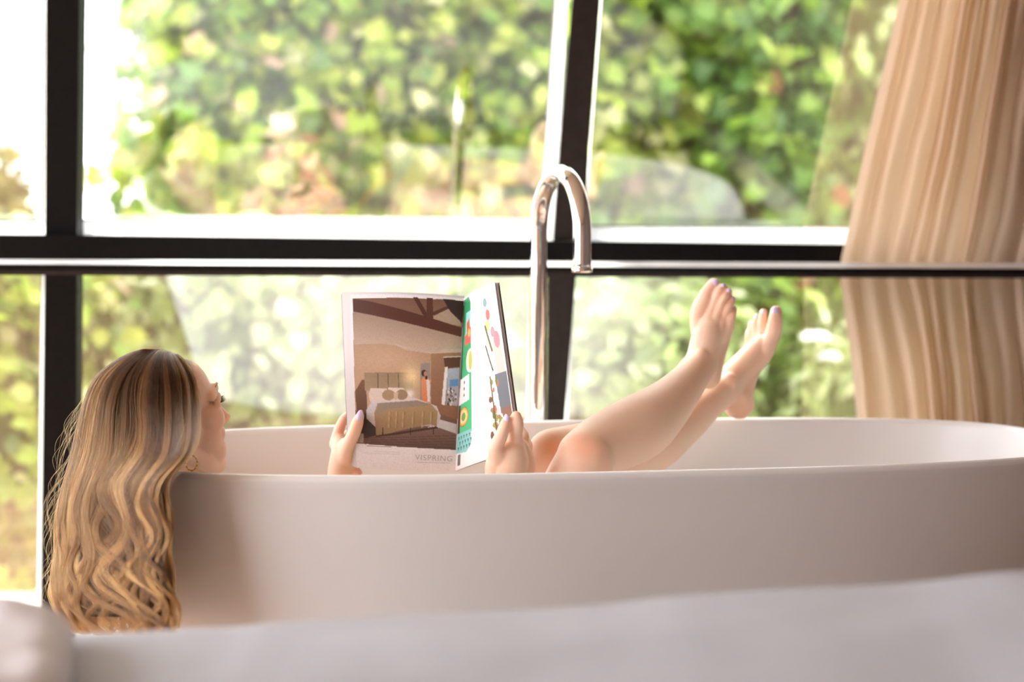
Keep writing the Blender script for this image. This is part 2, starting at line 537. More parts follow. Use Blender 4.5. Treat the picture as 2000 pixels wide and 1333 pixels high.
v, f = tube([e + Vector((0, 0, 0.006)), e + Vector((0, 0, -0.003)), e + Vector((0, 0, -0.004))], [rr + 0.0022, rr + 0.0022, rr - 0.002], 40)
mesh_obj('outlet_ring', v, f, M_chrome, fa)
v, f = tube([(b0.x, b0.y, 0), (b0.x, b0.y, 0.012), (b0.x, b0.y, 0.02)], [0.045, 0.045, 0.025], 40)
mesh_obj('floor_flange', v, f, M_chrome, fa)

# ================================================================== CURTAIN
def interp(tab, y):
    ys = [t[0] for t in tab]
    return [float(np.interp(y, ys, [t[k] for t in tab])) for k in range(1, len(tab[0]))]
ctab = [(-760, 1800, 2200), (-100, 1775, 2190), (0, 1756, 2180), (84, 1737, 2170), (189, 1712, 2160), (302, 1687, 2150), (433, 1660, 2130), (510, 1642, 2110), (545, 1641, 2105), (640, 1655, 2100), (720, 1665, 2098), (820, 1674, 2096), (1000, 1684, 2096), (1266, 1694, 2096)]
NU, NV = 560, 110
us = np.linspace(0, 1, NU)
YC0 = Pw(1900, 560, -0.13).y
# irregular pleat spacing
gaps = rng.uniform(0.55, 1.5, 13); pos = np.concatenate([[0], np.cumsum(gaps)]); pos /= pos[-1]
amp_ = rng.uniform(0.35, 1.0, 26); 
def pleat(u, j):
    k = np.clip(np.interp(u, pos, np.arange(14)), 0, 13)
    i0 = int(min(k, 12)); fr = k - i0
    fr = fr ** (0.7 + 0.6 * amp_[i0 + 2])
    hgt = math.sin(math.pi * fr) ** 1.2
    return (0.012 + 0.034 * amp_[i0]) * hgt
vs = []
for j in range(NV):
    py = -700 + (1255 + 700) * j / (NV - 1)
    l, r = interp(ctab, py)
    pinch = math.exp(-((py - 528) / 150.0) ** 2)
    for i, u in enumerate(us):
        wv_ = 0.035 * noise.noise(Vector((u * 3.0, py / 420.0, 0.5))) + 0.012 * noise.noise(Vector((u * 9.0, py / 170.0, 4.5)))
        if py < 528: wv_ += 0.05 * (528 - py) / 528 * math.sin(u * 3.1) * 0.6
        else: wv_ -= 0.035 * math.sin(min(1, (py - 528) / 300) * 1.57) * math.sin(u * 3.1)
        uu = min(1, max(0, u + wv_ * min(1, u * 10) * min(1, (1 - u) * 10)))
        fold = pleat(uu, j) + 0.0022 * noise.noise(Vector((uu * 42, py / 260.0, 9))) + 0.014 * noise.noise(Vector((uu * 12, py / 300.0, 2)))
        fold *= (1 - 0.5 * pinch)
        off = -0.175 - fold
        if py <= 545:
            q = Pw(l + (r - l) * u, py, off)
        else:
            qq = Pw(l + (r - l) * u, 545, off)
            q = P(l + (r - l) * u, py, qq.y)
        vs.append(tuple(q))
fs = [(j * NU + i, j * NU + i + 1, (j + 1) * NU + i + 1, (j + 1) * NU + i) for j in range(NV - 1) for i in range(NU - 1)]
cz = max(v[2] for v in vs)
cu = mesh_obj('curtain', vs, fs, M_linen)
md = cu.modifiers.new('thick', 'SOLIDIFY'); md.thickness = 0.0015
tag(cu, 'floor-length cream linen curtain gathered at the right of the window behind the rail', 'curtain')
YCUR = min(v[1] for v in vs if v[2] > cz - 0.05) + 0.02
rod = empty('curtain_rod', (1.2, YCUR, cz + 0.02), 'slim black curtain rod above the cream curtain', 'curtain rod')
v, f = tube([(0.9, YCUR, cz + 0.005), (XR, YCUR, cz + 0.005)], 0.012, 20); mesh_obj('rod', v, f, M_black, rod)
for k in range(9):
    x = 1.0 + k * 0.055
    pts = [(x, YCUR + 0.016 * math.cos(a), cz + 0.003 + 0.016 * math.sin(a)) for a in np.linspace(0, 2 * math.pi, 17)]
    v, f = tube(pts, 0.002, 8, False); mesh_obj('ring', v, f, M_black, rod)

# ================================================================== BED
BX0, BX1, BY0, BY1 = -0.80, 1.75 - 0.35, 0.62, 2.26
bed = empty('bed', ((BX0 + BX1) / 2, (BY0 + BY1) / 2, 0), 'low wooden bed with white mattress in the foreground under the duvet', 'bed')
bm = bmesh.new(); add_box(bm, BX0, BX1, BY0, BY1, 0.10, 0.26, 0.008); bm_obj('bed_frame', bm, M_bedwood, bed)
for x in (BX0 + 0.06, BX1 - 0.06):
    for y in (BY0 + 0.06, BY1 - 0.06):
        bm = bmesh.new(); add_box(bm, x - 0.03, x + 0.03, y - 0.03, y + 0.03, 0.0, 0.10, 0.003); bm_obj('leg', bm, M_bedwood, bed)
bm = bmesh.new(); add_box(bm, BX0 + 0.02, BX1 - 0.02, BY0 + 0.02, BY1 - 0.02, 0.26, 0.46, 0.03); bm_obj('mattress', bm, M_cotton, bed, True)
# duvet: heights follow the photographed skyline at its far edge
sky = [(-1250, 1238), (100, 1236), (300, 1226), (470, 1217), (520, 1210), (640, 1204), (830, 1193), (1050, 1183), (1200, 1171), (1320, 1156), (1440, 1148), (1560, 1141), (1760, 1133), (1860, 1121), (1950, 1110), (2060, 1106), (2500, 1100)]
def sky_z(X, Y):
    px = 1000 + X / Y * F
    py = float(np.interp(px, [s[0] for s in sky], [s[1] for s in sky]))
    return CAM_Z - (py - 400) / F * Y - ROLL * 0
YE = 2.22
NX, NY = 150, 110
vs = []
for j in range(NY):
    t = j / (NY - 1)
    for i in range(NX):
        X = BX0 - 0.02 + (BX1 - BX0 + 0.04) * i / (NX - 1)
        zt = sky_z(X, YE) + ROLL * X
        if t < 0.8:
            Y = BY0 - 0.03 + (YE - BY0 + 0.03) * (t / 0.8)
            dd = (YE - Y)
            z = zt - 0.004 - 0.035 * min(1, dd / 0.5) ** 2 + 0.010 * noise.noise(Vector((X * 2.2, Y * 5, 0.3))) * min(1, dd * 6)
            z += 0.004 * noise.noise(Vector((X * 7, Y * 12, 1.7))) * min(1, dd * 5)
        else:
            a = (t - 0.8) / 0.2
            drop = a * (zt - 0.30)
            Y = YE + 0.055 * math.sin(min(1, a * 4) * math.pi / 2) + 0.008 * math.sin(X * 14 + 2 * a) * a
            z = zt - 0.004 - max(0, drop - 0.03 * math.sin(min(1, a * 4) * math.pi / 2)) - 0.0
        ed = min(i, NX - 1 - i) / 6.0
        if ed < 1: z -= 0.05 * (1 - ed) ** 2
        vs.append((X, Y, max(z, 0.2)))
fs = [(j * NX + i, j * NX + i + 1, (j + 1) * NX + i + 1, (j + 1) * NX + i) for j in range(NY - 1) for i in range(NX - 1)]
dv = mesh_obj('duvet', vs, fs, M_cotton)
md = dv.modifiers.new('thick', 'SOLIDIFY'); md.thickness = 0.02; md.offset = -1
tag(dv, 'smooth white cotton duvet across the bed in the blurred foreground', 'duvet')
# pillow
bm = bmesh.new()
bmesh.ops.create_grid(bm, x_segments=60, y_segments=60, size=1.0)
top = list(bm.verts)
pv, pf = [], []
N = 60
for side in (1, -1):
    for j in range(N):
        for i in range(N):
            u = -1 + 2 * i / (N - 1); v = -1 + 2 * j / (N - 1)
            h = max(0, (1 - u ** 4) * (1 - v ** 4)) ** 0.5
            wr = 0.5 * noise.noise(Vector((u * 2.5, v * 2.2, side))) + 0.35 * noise.ridged_multi_fractal(Vector((u * 1.8, v * 1.5, 3)), 1.0, 2.0, 3, 1.0, 2.0) * 0.2
            z = side * 0.046 * h * (1 + 0.75 * wr)
            pv.append(Vector((u * 0.16 * (1 - 0.06 * v * v), v * 0.25 * (1 - 0.06 * u * u), z)))
for s in range(2):
    for j in range(N - 1):
        for i in range(N - 1):
            q = (s * N * N + j * N + i, s * N * N + j * N + i + 1, s * N * N + (j + 1) * N + i + 1, s * N * N + (j + 1) * N + i)
            pf.append(q if s == 0 else tuple(reversed(q)))
bm.free()
R = Matrix.Rotation(math.radians(10), 4, 'Z') @ Matrix.Rotation(math.radians(-4), 4, 'Y')
pc = Vector((-0.575, 1.93, 0.558))
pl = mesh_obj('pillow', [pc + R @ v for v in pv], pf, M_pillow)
bm = bmesh.new(); bm.from_mesh(pl.data); bmesh.ops.remove_doubles(bm, verts=bm.verts, dist=0.0008); bm.to_mesh(pl.data); bm.free()
tag(pl, 'crumpled pale grey pillow at the lower left corner of the bed', 'pillow')

# ================================================================== PERSON
woman = empty('person', (0.0, 3.6, 0.14), 'woman with long wavy blonde hair reading in the bathtub, bare feet up', 'person')


def ico(center, radii, rot=None, sub=3):
    bm = bmesh.new()
    bmesh.ops.create_icosphere(bm, subdivisions=sub, radius=1.0)
    vs = []
    for v in bm.verts:
        p = Vector((v.co.x * radii[0], v.co.y * radii[1], v.co.z * radii[2]))
        if rot is not None: p = rot @ p
        vs.append(p + Vector(center))
    fs = [[v.index for v in f.verts] for f in bm.faces]
    bm.free()
    return vs, fs


class Blob:
    def __init__(s): s.v = []; s.f = []
    def add(s, v, f):
        o = len(s.v); s.v += list(v); s.f += [[i + o for i in q] for q in f]
    def ell(s, c, r, rot=None): s.add(*ico(c, r, rot))
    def ball(s, c, r): s.add(*ico(c, (r, r, r), None, 3))
    def limb(s, pts, n=None, seg=20):
        """pts: list of (Vector, radius): smooth tapered tube with round ends"""
        m = n or max(4, 5 * (len(pts) - 1) + 1)
        arr = smoothpath([(*p, r) for p, r in pts], m)
        path = [Vector(a[:3]) for a in arr]; rad = [max(0.002, a[3]) for a in arr]
        s.add(*tube(path, rad, seg))
        s.ball(path[0], rad[0] * 0.995); s.ball(path[-1], rad[-1] * 0.995)
    def chain(s, pts):
        """straight tapered capsules joint to joint"""
        for (a, ra), (b, rb) in zip(pts[:-1], pts[1:]):
            s.add(*tube([a, b], [ra, rb], 18)); s.ball(a, ra)
        s.ball(pts[-1][0], pts[-1][1])


body = Blob()
# ---- head frame: face turned right and away from the viewer, chin slightly lifted
HY = math.radians(36); HP = math.radians(9)
Fd = Vector((math.cos(HY) * math.cos(HP), math.sin(HY) * math.cos(HP), math.sin(HP)))
Rd = Vector((math.sin(HY), -math.cos(HY), 0))
Ud = Rd.cross(Fd).normalized()
HC = P(322, 800, 3.36)
HM = Matrix((Fd, Rd, Ud)).transposed()
def H(f, r, u): return HC + Fd * f + Rd * r + Ud * u
def hell(c, r, tilt=0.0):
    body.ell(H(*c), r, HM @ Matrix.Rotation(tilt, 3, 'Y'))
hell((-0.018, 0, 0.014), (0.090, 0.069, 0.071))
hell((0.030, 0, 0.022), (0.050, 0.058, 0.058))        # forehead
hell((0.032, 0, -0.035), (0.055, 0.056, 0.070))       # mid face
hell((0.030, 0, -0.070), (0.052, 0.046, 0.038))       # lower face
for s in (-1, 1):
    hell((0.056, 0.034 * s, -0.026), (0.030, 0.030, 0.028))    # cheek
    hell((0.066, 0.026 * s, -0.052), (0.022, 0.022, 0.024))
    body.chain([(H(-0.006, 0.054 * s, -0.060), 0.015), (H(0.040, 0.040 * s, -0.094), 0.016), (H(0.074, 0.012 * s, -0.108), 0.016)])
    body.chain([(H(0.080, 0.010 * s, 0.016), 0.0085), (H(0.077, 0.032 * s, 0.022), 0.0085), (H(0.062, 0.050 * s, 0.012), 0.008)])  # brow
    body.chain([(H(0.072, 0.046 * s, -0.004), 0.007), (H(0.084, 0.030 * s, 0.008), 0.0055), (H(0.082, 0.014 * s, 0.0), 0.005)])  # upper lid
    body.chain([(H(0.070, 0.046 * s, -0.006), 0.006), (H(0.080, 0.030 * s, -0.014), 0.0055), (H(0.080, 0.016 * s, -0.006), 0.005)])
    hell((0.092, 0.0095 * s, -0.042), (0.009, 0.0065, 0.007))    # nostril wing
    # ear
    body.ell(H(-0.006, 0.072 * s, -0.020), (0.017, 0.006, 0.029), HM)
    body.chain([(H(0.004, 0.073 * s, 0.0), 0.0045), (H(-0.008, 0.079 * s, 0.010), 0.0045), (H(-0.020, 0.080 * s, -0.006), 0.0045), (H(-0.014, 0.077 * s, -0.032), 0.0045), (H(-0.002, 0.073 * s, -0.046), 0.0065)])
body.chain([(H(0.080, 0, 0.010), 0.0075), (H(0.094, 0, -0.018), 0.0078), (H(0.106, 0, -0.036), 0.0098)])   # nose
hell((0.100, 0, -0.040), (0.011, 0.009, 0.008))
body.chain([(H(0.080, -0.020, -0.070), 0.004), (H(0.094, -0.006, -0.063), 0.0062), (H(0.094, 0.006, -0.063), 0.0062), (H(0.080, 0.020, -0.070), 0.004)])
body.chain([(H(0.078, -0.018, -0.074), 0.004), (H(0.091, 0, -0.076), 0.0075), (H(0.078, 0.018, -0.074), 0.004)])
hell((0.076, 0, -0.104), (0.020, 0.022, 0.018))   # chin
for s in (-1, 1):
    hell((0.064, 0.026 * s, -0.078), (0.022, 0.022, 0.028))
    hell((0.050, 0.036 * s, -0.055), (0.026, 0.024, 0.030))
# ---- neck and trunk
S = Vector((-0.43, 3.50, 0.43))
PV = Vector((-0.01, 3.57, 0.235))
body.limb([(H(-0.030, 0, -0.030), 0.050), (H(-0.040, 0, -0.085), 0.047), (S + Vector((-0.035, 0, 0.035)), 0.052), (S + Vector((0.02, 0, -0.02)), 0.06)])
shN = Vector((-0.40, 3.345, 0.425)); shF = Vector((-0.45, 3.655, 0.445))
body.limb([(shN, 0.048), (S + Vector((0.0, 0, 0.01)), 0.060), (shF, 0.048)], 14)
ax = (PV - S).normalized()
side = Vector((0.05, -1, 0)).normalized()
nrm = side.cross(ax).normalized()
RM = Matrix((ax, side, nrm)).transposed()
for t, wd, dp, off in ((0.10, 0.145, 0.085, 0), (0.25, 0.140, 0.088, 0), (0.42, 0.125, 0.082, 0), (0.58, 0.118, 0.078, 0), (0.75, 0.135, 0.082, 0), (0.90, 0.155, 0.088, 0), (1.0, 0.155, 0.085, 0)):
    body.ell(S.lerp(PV, t) + nrm * off, (0.085, wd, dp), RM)
for s in (-1, 1):
    body.ell(S.lerp(PV, 0.26) + side * 0.07 * s + (nrm if nrm.z > 0 else -nrm) * 0.055, (0.055, 0.055, 0.045), RM)
# ---- arms
wN = P(992, 948, 3.40); elN = Vector((-0.13, 3.265, 0.335))
wF = P(662, 948, 3.625); elF = Vector((-0.215, 3.78, 0.345))
body.limb([(shN, 0.046), (shN.lerp(elN, 0.4), 0.041), (elN, 0.034), (elN.lerp(wN, 0.35), 0.036), (elN.lerp(wN, 0.8), 0.026), (wN, 0.0245)])
body.limb([(shF, 0.046), (shF.lerp(elF, 0.4), 0.041), (elF, 0.034), (elF.lerp(wF, 0.35), 0.036), (elF.lerp(wF, 0.8), 0.026), (wF, 0.0245)])
# ---- far (left) hand: thumb on the page, fingers behind it
body.limb([(wF, 0.0235), (P(668, 915, 3.615), 0.0245), (P(669, 885, 3.615), 0.021), (P(664, 862, 3.63), 0.014)])
body.limb([(P(680, 930, 3.625), 0.020), (P(683, 900, 3.61), 0.019), (P(678, 872, 3.60), 0.0165)])
body.limb([(P(676, 892, 3.60), 0.0165), (P(683, 866, 3.588), 0.0125), (P(693, 842, 3.575), 0.0115), (P(699, 824, 3.570), 0.0105), (P(704, 811, 3.569), 0.0075)])
thumbF = P(703, 813, 3.562)
for (a, b_, c, d_) in (((655, 868, 3.63), (664, 836, 3.640), (676, 815, 3.650), (700, 806, 3.660)),
                       ((660, 874, 3.645), (680, 850, 3.662), (712, 838, 3.668), (738, 834, 3.668)),
                       ((664, 888, 3.65), (688, 872, 3.668), (722, 864, 3.672), (746, 862, 3.668)),
                       ((670, 905, 3.65), (690, 897, 3.662), (716, 890, 3.665), (736, 888, 3.660))):
    body.limb([(P(*a), 0.0115), (P(*b_), 0.0095), (P(*c), 0.0085), (P(*d_), 0.0068)])
body.limb([(P(684, 925, 3.62), 0.013), (P(700, 924, 3.60), 0.0075)])
# ---- near (right) hand
body.limb([(wN, 0.0245), (P(993, 925, 3.405), 0.029), (P(998, 895, 3.41), 0.030), (P(1004, 868, 3.42), 0.019)])
body.limb([(P(968, 935, 3.405), 0.018), (P(972, 905, 3.405), 0.020), (P(990, 885, 3.41), 0.020)])
body.limb([(P(1022, 935, 3.42), 0.018), (P(1026, 905, 3.43), 0.017), (P(1014, 872, 3.43), 0.015)])
body.limb([(P(975, 895, 3.395), 0.0165), (P(968, 876, 3.385), 0.0125), (P(979, 852, 3.385), 0.0110), (P(986, 832, 3.392), 0.0098), (P(989, 820, 3.398), 0.0070)])
thumbN = P(988, 820, 3.388)
body.limb([(P(1006, 876, 3.415), 0.0150), (P(1007, 848, 3.405), 0.0122), (P(1009, 828, 3.402), 0.0122), (P(1008, 814, 3.404), 0.0095)])
for (a, b_, c, d_) in (((1018, 876, 3.44), (1022, 852, 3.455), (1008, 836, 3.475), (985, 830, 3.490)),
                       ((1024, 888, 3.445), (1028, 868, 3.465), (1008, 856, 3.490), (984, 852, 3.500)),
                       ((1028, 904, 3.445), (1030, 890, 3.465), (1010, 880, 3.485), (990, 876, 3.495))):
    body.limb([(P(*a), 0.0125), (P(*b_), 0.0105), (P(*c), 0.0088), (P(*d_), 0.0068)])
# ---- near leg
hipN = Vector((0.01, 3.485, 0.235)); hipF = Vector((0.0, 3.655, 0.235))
kN = P(1146, 896, 3.47); aN = P(1368, 714, 3.82)
body.limb([(hipN, 0.080), (hipN.lerp(kN, 0.4), 0.072), (P(1120, 968, 3.475), 0.060), (P(1140, 910, 3.47), 0.052), (kN, 0.049)], 20, 28)
body.limb([(P(1140, 890, 3.47), 0.046), (P(1180, 868, 3.52), 0.0535), (P(1250, 834, 3.59), 0.0580), (P(1304, 790, 3.67), 0.0455), (P(1345, 744, 3.76), 0.0345), (aN, 0.0320)], 24, 28)
# near foot
body.limb([(P(1352, 730, 3.79), 0.0315), (P(1368, 712, 3.82), 0.0320), (P(1374, 690, 3.83), 0.0300), (P(1380, 662, 3.835), 0.0290), (P(1385, 636, 3.84), 0.0230)])
body.limb([(P(1384, 736, 3.845), 0.0245), (P(1392, 706, 3.86), 0.022), (P(1404, 668, 3.865), 0.020), (P(1416, 636, 3.865), 0.0185)])
body.ball(P(1368, 700, 3.795), 0.0175)
toesN = [((1365, 650), (1364, 612), (1377, 580), (1394, 555), 0.0150, 0.0158, 0.0134, 0.0118, 3.845),
         ((1378, 640), (1388, 608), (1402, 574), (1412, 561), 0.0130, 0.0100, 0.0078, 0.0076, 3.835),
         ((1390, 642), (1401, 612), (1414, 582), (1423, 570), 0.0130, 0.0098, 0.0076, 0.0076, 3.832),
         ((1401, 646), (1412, 620), (1424, 596), (1430, 585), 0.0130, 0.0098, 0.0076, 0.0076, 3.836),
         ((1410, 655), (1420, 634), (1428, 617), (1431, 605), 0.0140, 0.0130, 0.0095, 0.0085, 3.845)]
for a, b_, c, d_, r0, r1, r2, r3, Y in toesN:
    body.limb([(P(*a, Y), r0), (P(*b_, Y), r1), (P(*c, Y - 0.012), r2), (P(*d_, Y - 0.004), r3)])
# ---- far leg
kF = P(1078, 888, 3.63); aF = P(1414, 766, 3.925)
body.limb([(hipF, 0.080), (hipF.lerp(kF, 0.5), 0.068), (P(1070, 925, 3.63), 0.052), (kF, 0.046)], 20, 28)
body.limb([(kF, 0.046), (P(1160, 880, 3.69), 0.052), (P(1256, 874, 3.76), 0.055), (P(1328, 828, 3.84), 0.045), (P(1385, 785, 3.90), 0.033), (aF, 0.030)], 24, 28)
# far foot
body.limb([(P(1438, 792, 3.955), 0.0265), (P(1450, 794, 3.96), 0.0245), (P(1446, 770, 3.96), 0.0260)])
body.limb([(P(1396, 772, 3.91), 0.031), (P(1418, 754, 3.935), 0.0310), (P(1440, 730, 3.955), 0.0290), (P(1466, 700, 3.965), 0.0255), (P(1488, 675, 3.97), 0.0210)])
body.limb([(P(1444, 775, 3.95), 0.0270), (P(1466, 726, 3.96), 0.0180), (P(1492, 690, 3.965), 0.0180), (P(1506, 662, 3.965), 0.0160)])
body.ball(P(1424, 744, 3.91), 0.017)
toesF = [((1496, 682), (1510, 652), (1514, 626), (1516, 609), 0.0160, 0.0160, 0.0138, 0.0118, 3.960),
         ((1486, 680), (1490, 654), (1490, 626), (1491, 611), 0.0150, 0.0115, 0.0088, 0.0082, 3.985),
         ((1478, 684), (1480, 662), (1477, 634), (1479, 620), 0.0140, 0.0108, 0.0086, 0.0078, 4.000),
         ((1472, 690), (1472, 670), (1468, 645), (1469, 632), 0.0135, 0.0105, 0.0084, 0.0075, 4.015),
         ((1466, 694), (1466, 676), (1463, 658), (1464, 647), 0.0130, 0.0105, 0.0084, 0.0075, 4.025)]
for a, b_, c, d_, r0, r1, r2, r3, Y in toesF:
    body.limb([(P(*a, Y), r0), (P(*b_, Y), r1), (P(*c, Y - 0.010), r2), (P(*d_, Y - 0.004), r3)])

bo = mesh_obj('body', body.v, body.f, M_skin, None)
md = bo.modifiers.new('r', 'REMESH'); md.mode = 'VOXEL'; md.voxel_size = 0.0023; md.use_smooth_shade = True
md = bo.modifiers.new('s', 'SMOOTH'); md.factor = 0.5; md.iterations = 5
dg = bpy.context.evaluated_depsgraph_get()
me = bpy.data.meshes.new_from_object(bo.evaluated_get(dg))
bo.modifiers.clear()
bo.data = me
me.name = 'body'
me.materials.clear(); me.materials.append(M_skin)
me.polygons.foreach_set('use_smooth', [True] * len(me.polygons))
bo.parent = woman; bo.matrix_parent_inverse = Matrix.Translation(-woman.location)
# a second, stronger smoothing over limbs and trunk only (hands, feet and face keep their detail)
co = np.empty(len(me.vertices) * 3); me.vertices.foreach_get('co', co); co = co.reshape(-1, 3)
wgt = np.ones(len(co))
for c_, r_ in ((P(675, 880, 3.63), 0.085), (P(1000, 870, 3.43), 0.085), (P(1400, 610, 3.84), 0.075), (P(1490, 650, 3.97), 0.085), (HC, 0.16)):
    d_ = np.sqrt(((co - np.array(c_)) ** 2).sum(1)); wgt = np.minimum(wgt, np.clip((d_ - r_) / 0.03, 0, 1))
vg = bo.vertex_groups.new(name='soft')
for lo in range(1, 11):
    ids = np.nonzero((wgt > (lo - 1) / 10.0) & (wgt <= lo / 10.0))[0].tolist()
    if ids: vg.add(ids, lo / 10.0, 'REPLACE')
md = bo.modifiers.new('s2', 'SMOOTH'); md.factor = 0.5; md.iterations = 45; md.vertex_group = 'soft'
dg = bpy.context.evaluated_depsgraph_get(); dg.update()
me = bpy.data.meshes.new_from_object(bo.evaluated_get(dg)); bo.modifiers.clear(); bo.data = me
me.name = 'body'; me.materials.clear(); me.materials.append(M_skin)
co = np.empty(len(me.vertices) * 3); me.vertices.foreach_get('co', co); co = co.reshape(-1, 3)
colr = np.tile(np.array([0.94, 0.67, 0.51]), (len(co), 1))
red = np.array([0.88, 0.42, 0.25])
def blush(p, rad, amt, c=red):
    d2 = ((co - np.array(p)) ** 2).sum(1)
    k = (amt * np.exp(-d2 / (2 * rad * rad)))[:, None]
    colr[:] = colr * (1 - k) + c * k
blush(P(1139, 866, 3.42), 0.024, 0.85)
blush(P(1070, 866, 3.58), 0.022, 0.9)
for t in toesN: blush(P(*t[2], t[8] - 0.012), 0.010, 0.30); blush(P(*t[1], t[8]), 0.009, 0.30)
for t in toesF: blush(P(*t[2], t[8] - 0.012), 0.010, 0.35)
blush(P(1450, 812, 3.94), 0.022, 0.45)
blush(P(1011, 818, 3.42), 0.009, 0.5); blush(P(975, 928, 3.39), 0.018, 0.35)
blush(P(668, 840, 3.63), 0.010, 0.5); blush(P(700, 925, 3.60), 0.012, 0.5); blush(P(700, 826, 3.57), 0.009, 0.35)
blush(H(0.092, 0, -0.068), 0.012, 0.6, np.array([0.75, 0.28, 0.24]))
for s in (-1, 1): blush(H(0.06, 0.045 * s, -0.03), 0.025, 0.35)
rel = co - np.array(HC)
hf, hr, hu = rel @ np.array(Fd), rel @ np.array(Rd), rel @ np.array(Ud)
scalp = (np.abs(hr) < 0.12) & (hu > -0.06) & (hu < 0.12) & (hf > -0.14) & (hf < 0.068) & ((hf < 0.0) | (hu > 0.045)) & ((hf < -0.02) | (hu > 0.03))
ks = np.where(scalp, np.clip((0.045 - hf) / 0.03 + np.clip((hu - 0.06) / 0.02, 0, 1), 0, 1), 0)[:, None]
colr[:] = colr * (1 - ks) + np.array([0.10, 0.05, 0.025]) * ks
attr = me.color_attributes.new('Col', 'FLOAT_COLOR', 'POINT')
attr.data.foreach_set('color', np.hstack([colr, np.ones((len(co), 1))]).astype(np.float32).ravel())

# nails
def nail(c, nrm_, along, w_, l_, name='nail', label=None):
    nrm_ = Vector(nrm_).normalized(); along = Vector(along); along = (along - nrm_ * along.dot(nrm_)).normalized()
    rt = along.cross(nrm_)
    v, f = ico((0, 0, 0), (1, 1, 1), None, 3)
    M = Matrix((rt, along, nrm_)).transposed()
    vs = []
    for p in v:
        q = Vector((p.x * w_, p.y * l_, p.z * w_ * 0.32 - p.x * p.x * w_ * 0.35))
        vs.append(c + M @ q)
    return mesh_obj(name, vs, f, M_nail, woman)
def to_cam(p): return (Vector((0, 0, CAM_Z)) - Vector(p)).normalized()
nail(P(703, 812, 3.5615), Vector((0.25, -1, 0.15)), P(704, 806, 3.56) - P(697, 830, 3.56), 0.0058, 0.0100, 'fingernail')
nail(P(988, 819, 3.3890), Vector((-0.5, -0.9, 0.15)), P(989, 812, 3.39) - P(985, 834, 3.385), 0.0052, 0.0085, 'fingernail')
nail(P(1397, 552, 3.831), Vector((0.1, -1, 0.35)), P(1397, 545, 3.83) - P(1390, 570, 3.83), 0.0080, 0.0075, 'toenail')
for x, y, Y in ((1413, 558, 3.822), (1424, 567, 3.819), (1431, 583, 3.823), (1432, 603, 3.832)):
    nail(P(x, y, Y), Vector((0.2, -1, 0.5)), Vector((0.3, 0, 1)), 0.0044, 0.0040, 'toenail')
nail(P(1514, 606, 3.944), Vector((-0.25, -1, 0.35)), Vector((0.05, 0, 1)), 0.0078, 0.0078, 'toenail')
for x, y, Y in ((1490, 609, 3.972), (1477, 618, 3.988), (1467, 630, 4.003), (1462, 645, 4.014)):
    nail(P(x, y, Y), Vector((-0.5, -1, 0.5)), Vector((0.1, 0, 1)), 0.0042, 0.0040, 'toenail')
# eyes, lashes, brows
for s in (-1, 1):
    v, f = ico(H(0.0715, 0.030 * s, -0.002), (0.0125,) * 3)
    e_ = mesh_obj('eye', v, f, M_eye, woman)
    v, f = ico(H(0.0800, 0.0305 * s, -0.004), (0.0045, 0.0055, 0.0055), HM)
    mesh_obj('iris', v, f, M_iris, e_)
    lv, lf = [], []
    for k in range(16):
        t = k / 15.0
        r_ = 0.015 + 0.033 * t
        base = H(0.0870 - 0.016 * max(0, t - 0.3) ** 1.2, r_ * s, 0.003 - 0.006 * abs(t - 0.4))
        tp = base + Fd * 0.009 + Ud * 0.003 + Rd * s * 0.006 * t
        v, f = tube([base - Fd * 0.002, base.lerp(tp, 0.5) - Ud * 0.001, tp], [0.0005, 0.0004, 0.0001], 5)
        o_ = len(lv); lv += v; lf += [[i + o_ for i in q] for q in f]
    mesh_obj('eyelashes', lv, lf, M_lash, woman)
    pts = [H(0.0895, 0.012 * s, 0.019), H(0.0865, 0.026 * s, 0.0275), H(0.074, 0.044 * s, 0.0250)]
    v, f = tube(smoothpath(pts, 10), [0.0012, 0.0022, 0.0025, 0.0025, 0.0025, 0.0023, 0.002, 0.0018, 0.0012, 0.0006], 8)
    mesh_obj('eyebrow', v, f, mat('brow', (0.52, 0.33, 0.20), 0.8), woman)

# earring
EL = P(374, 893, 3.255)
ear = empty('earring', EL, 'gold twisted hoop earring with small green drop hanging at her ear', 'earring')
ax1 = Vector((0.55, -0.1, 0)).normalized()
pts = [EL + Vector((0, 0, -0.010)) + ax1 * 0.010 * math.cos(a) + Vector((0, 0, 0.012 * math.sin(a))) for a in np.linspace(0, 2 * math.pi, 41)]
v, f = tube(pts, [0.0013 + 0.0005 * math.sin(12 * a) for a in np.linspace(0, 2 * math.pi, 41)], 10, False)
mesh_obj('hoop', v, f, M_gold, ear)
v, f = tube([EL + Vector((0, 0, -0.021)), EL + Vector((0, 0, -0.026))], 0.0012, 8); mesh_obj('link', v, f, M_gold, ear)
v, f = ico(EL + Vector((0, 0, -0.031)), (0.0045, 0.0045, 0.0058)); mesh_obj('drop', v, f, M_stone, ear)

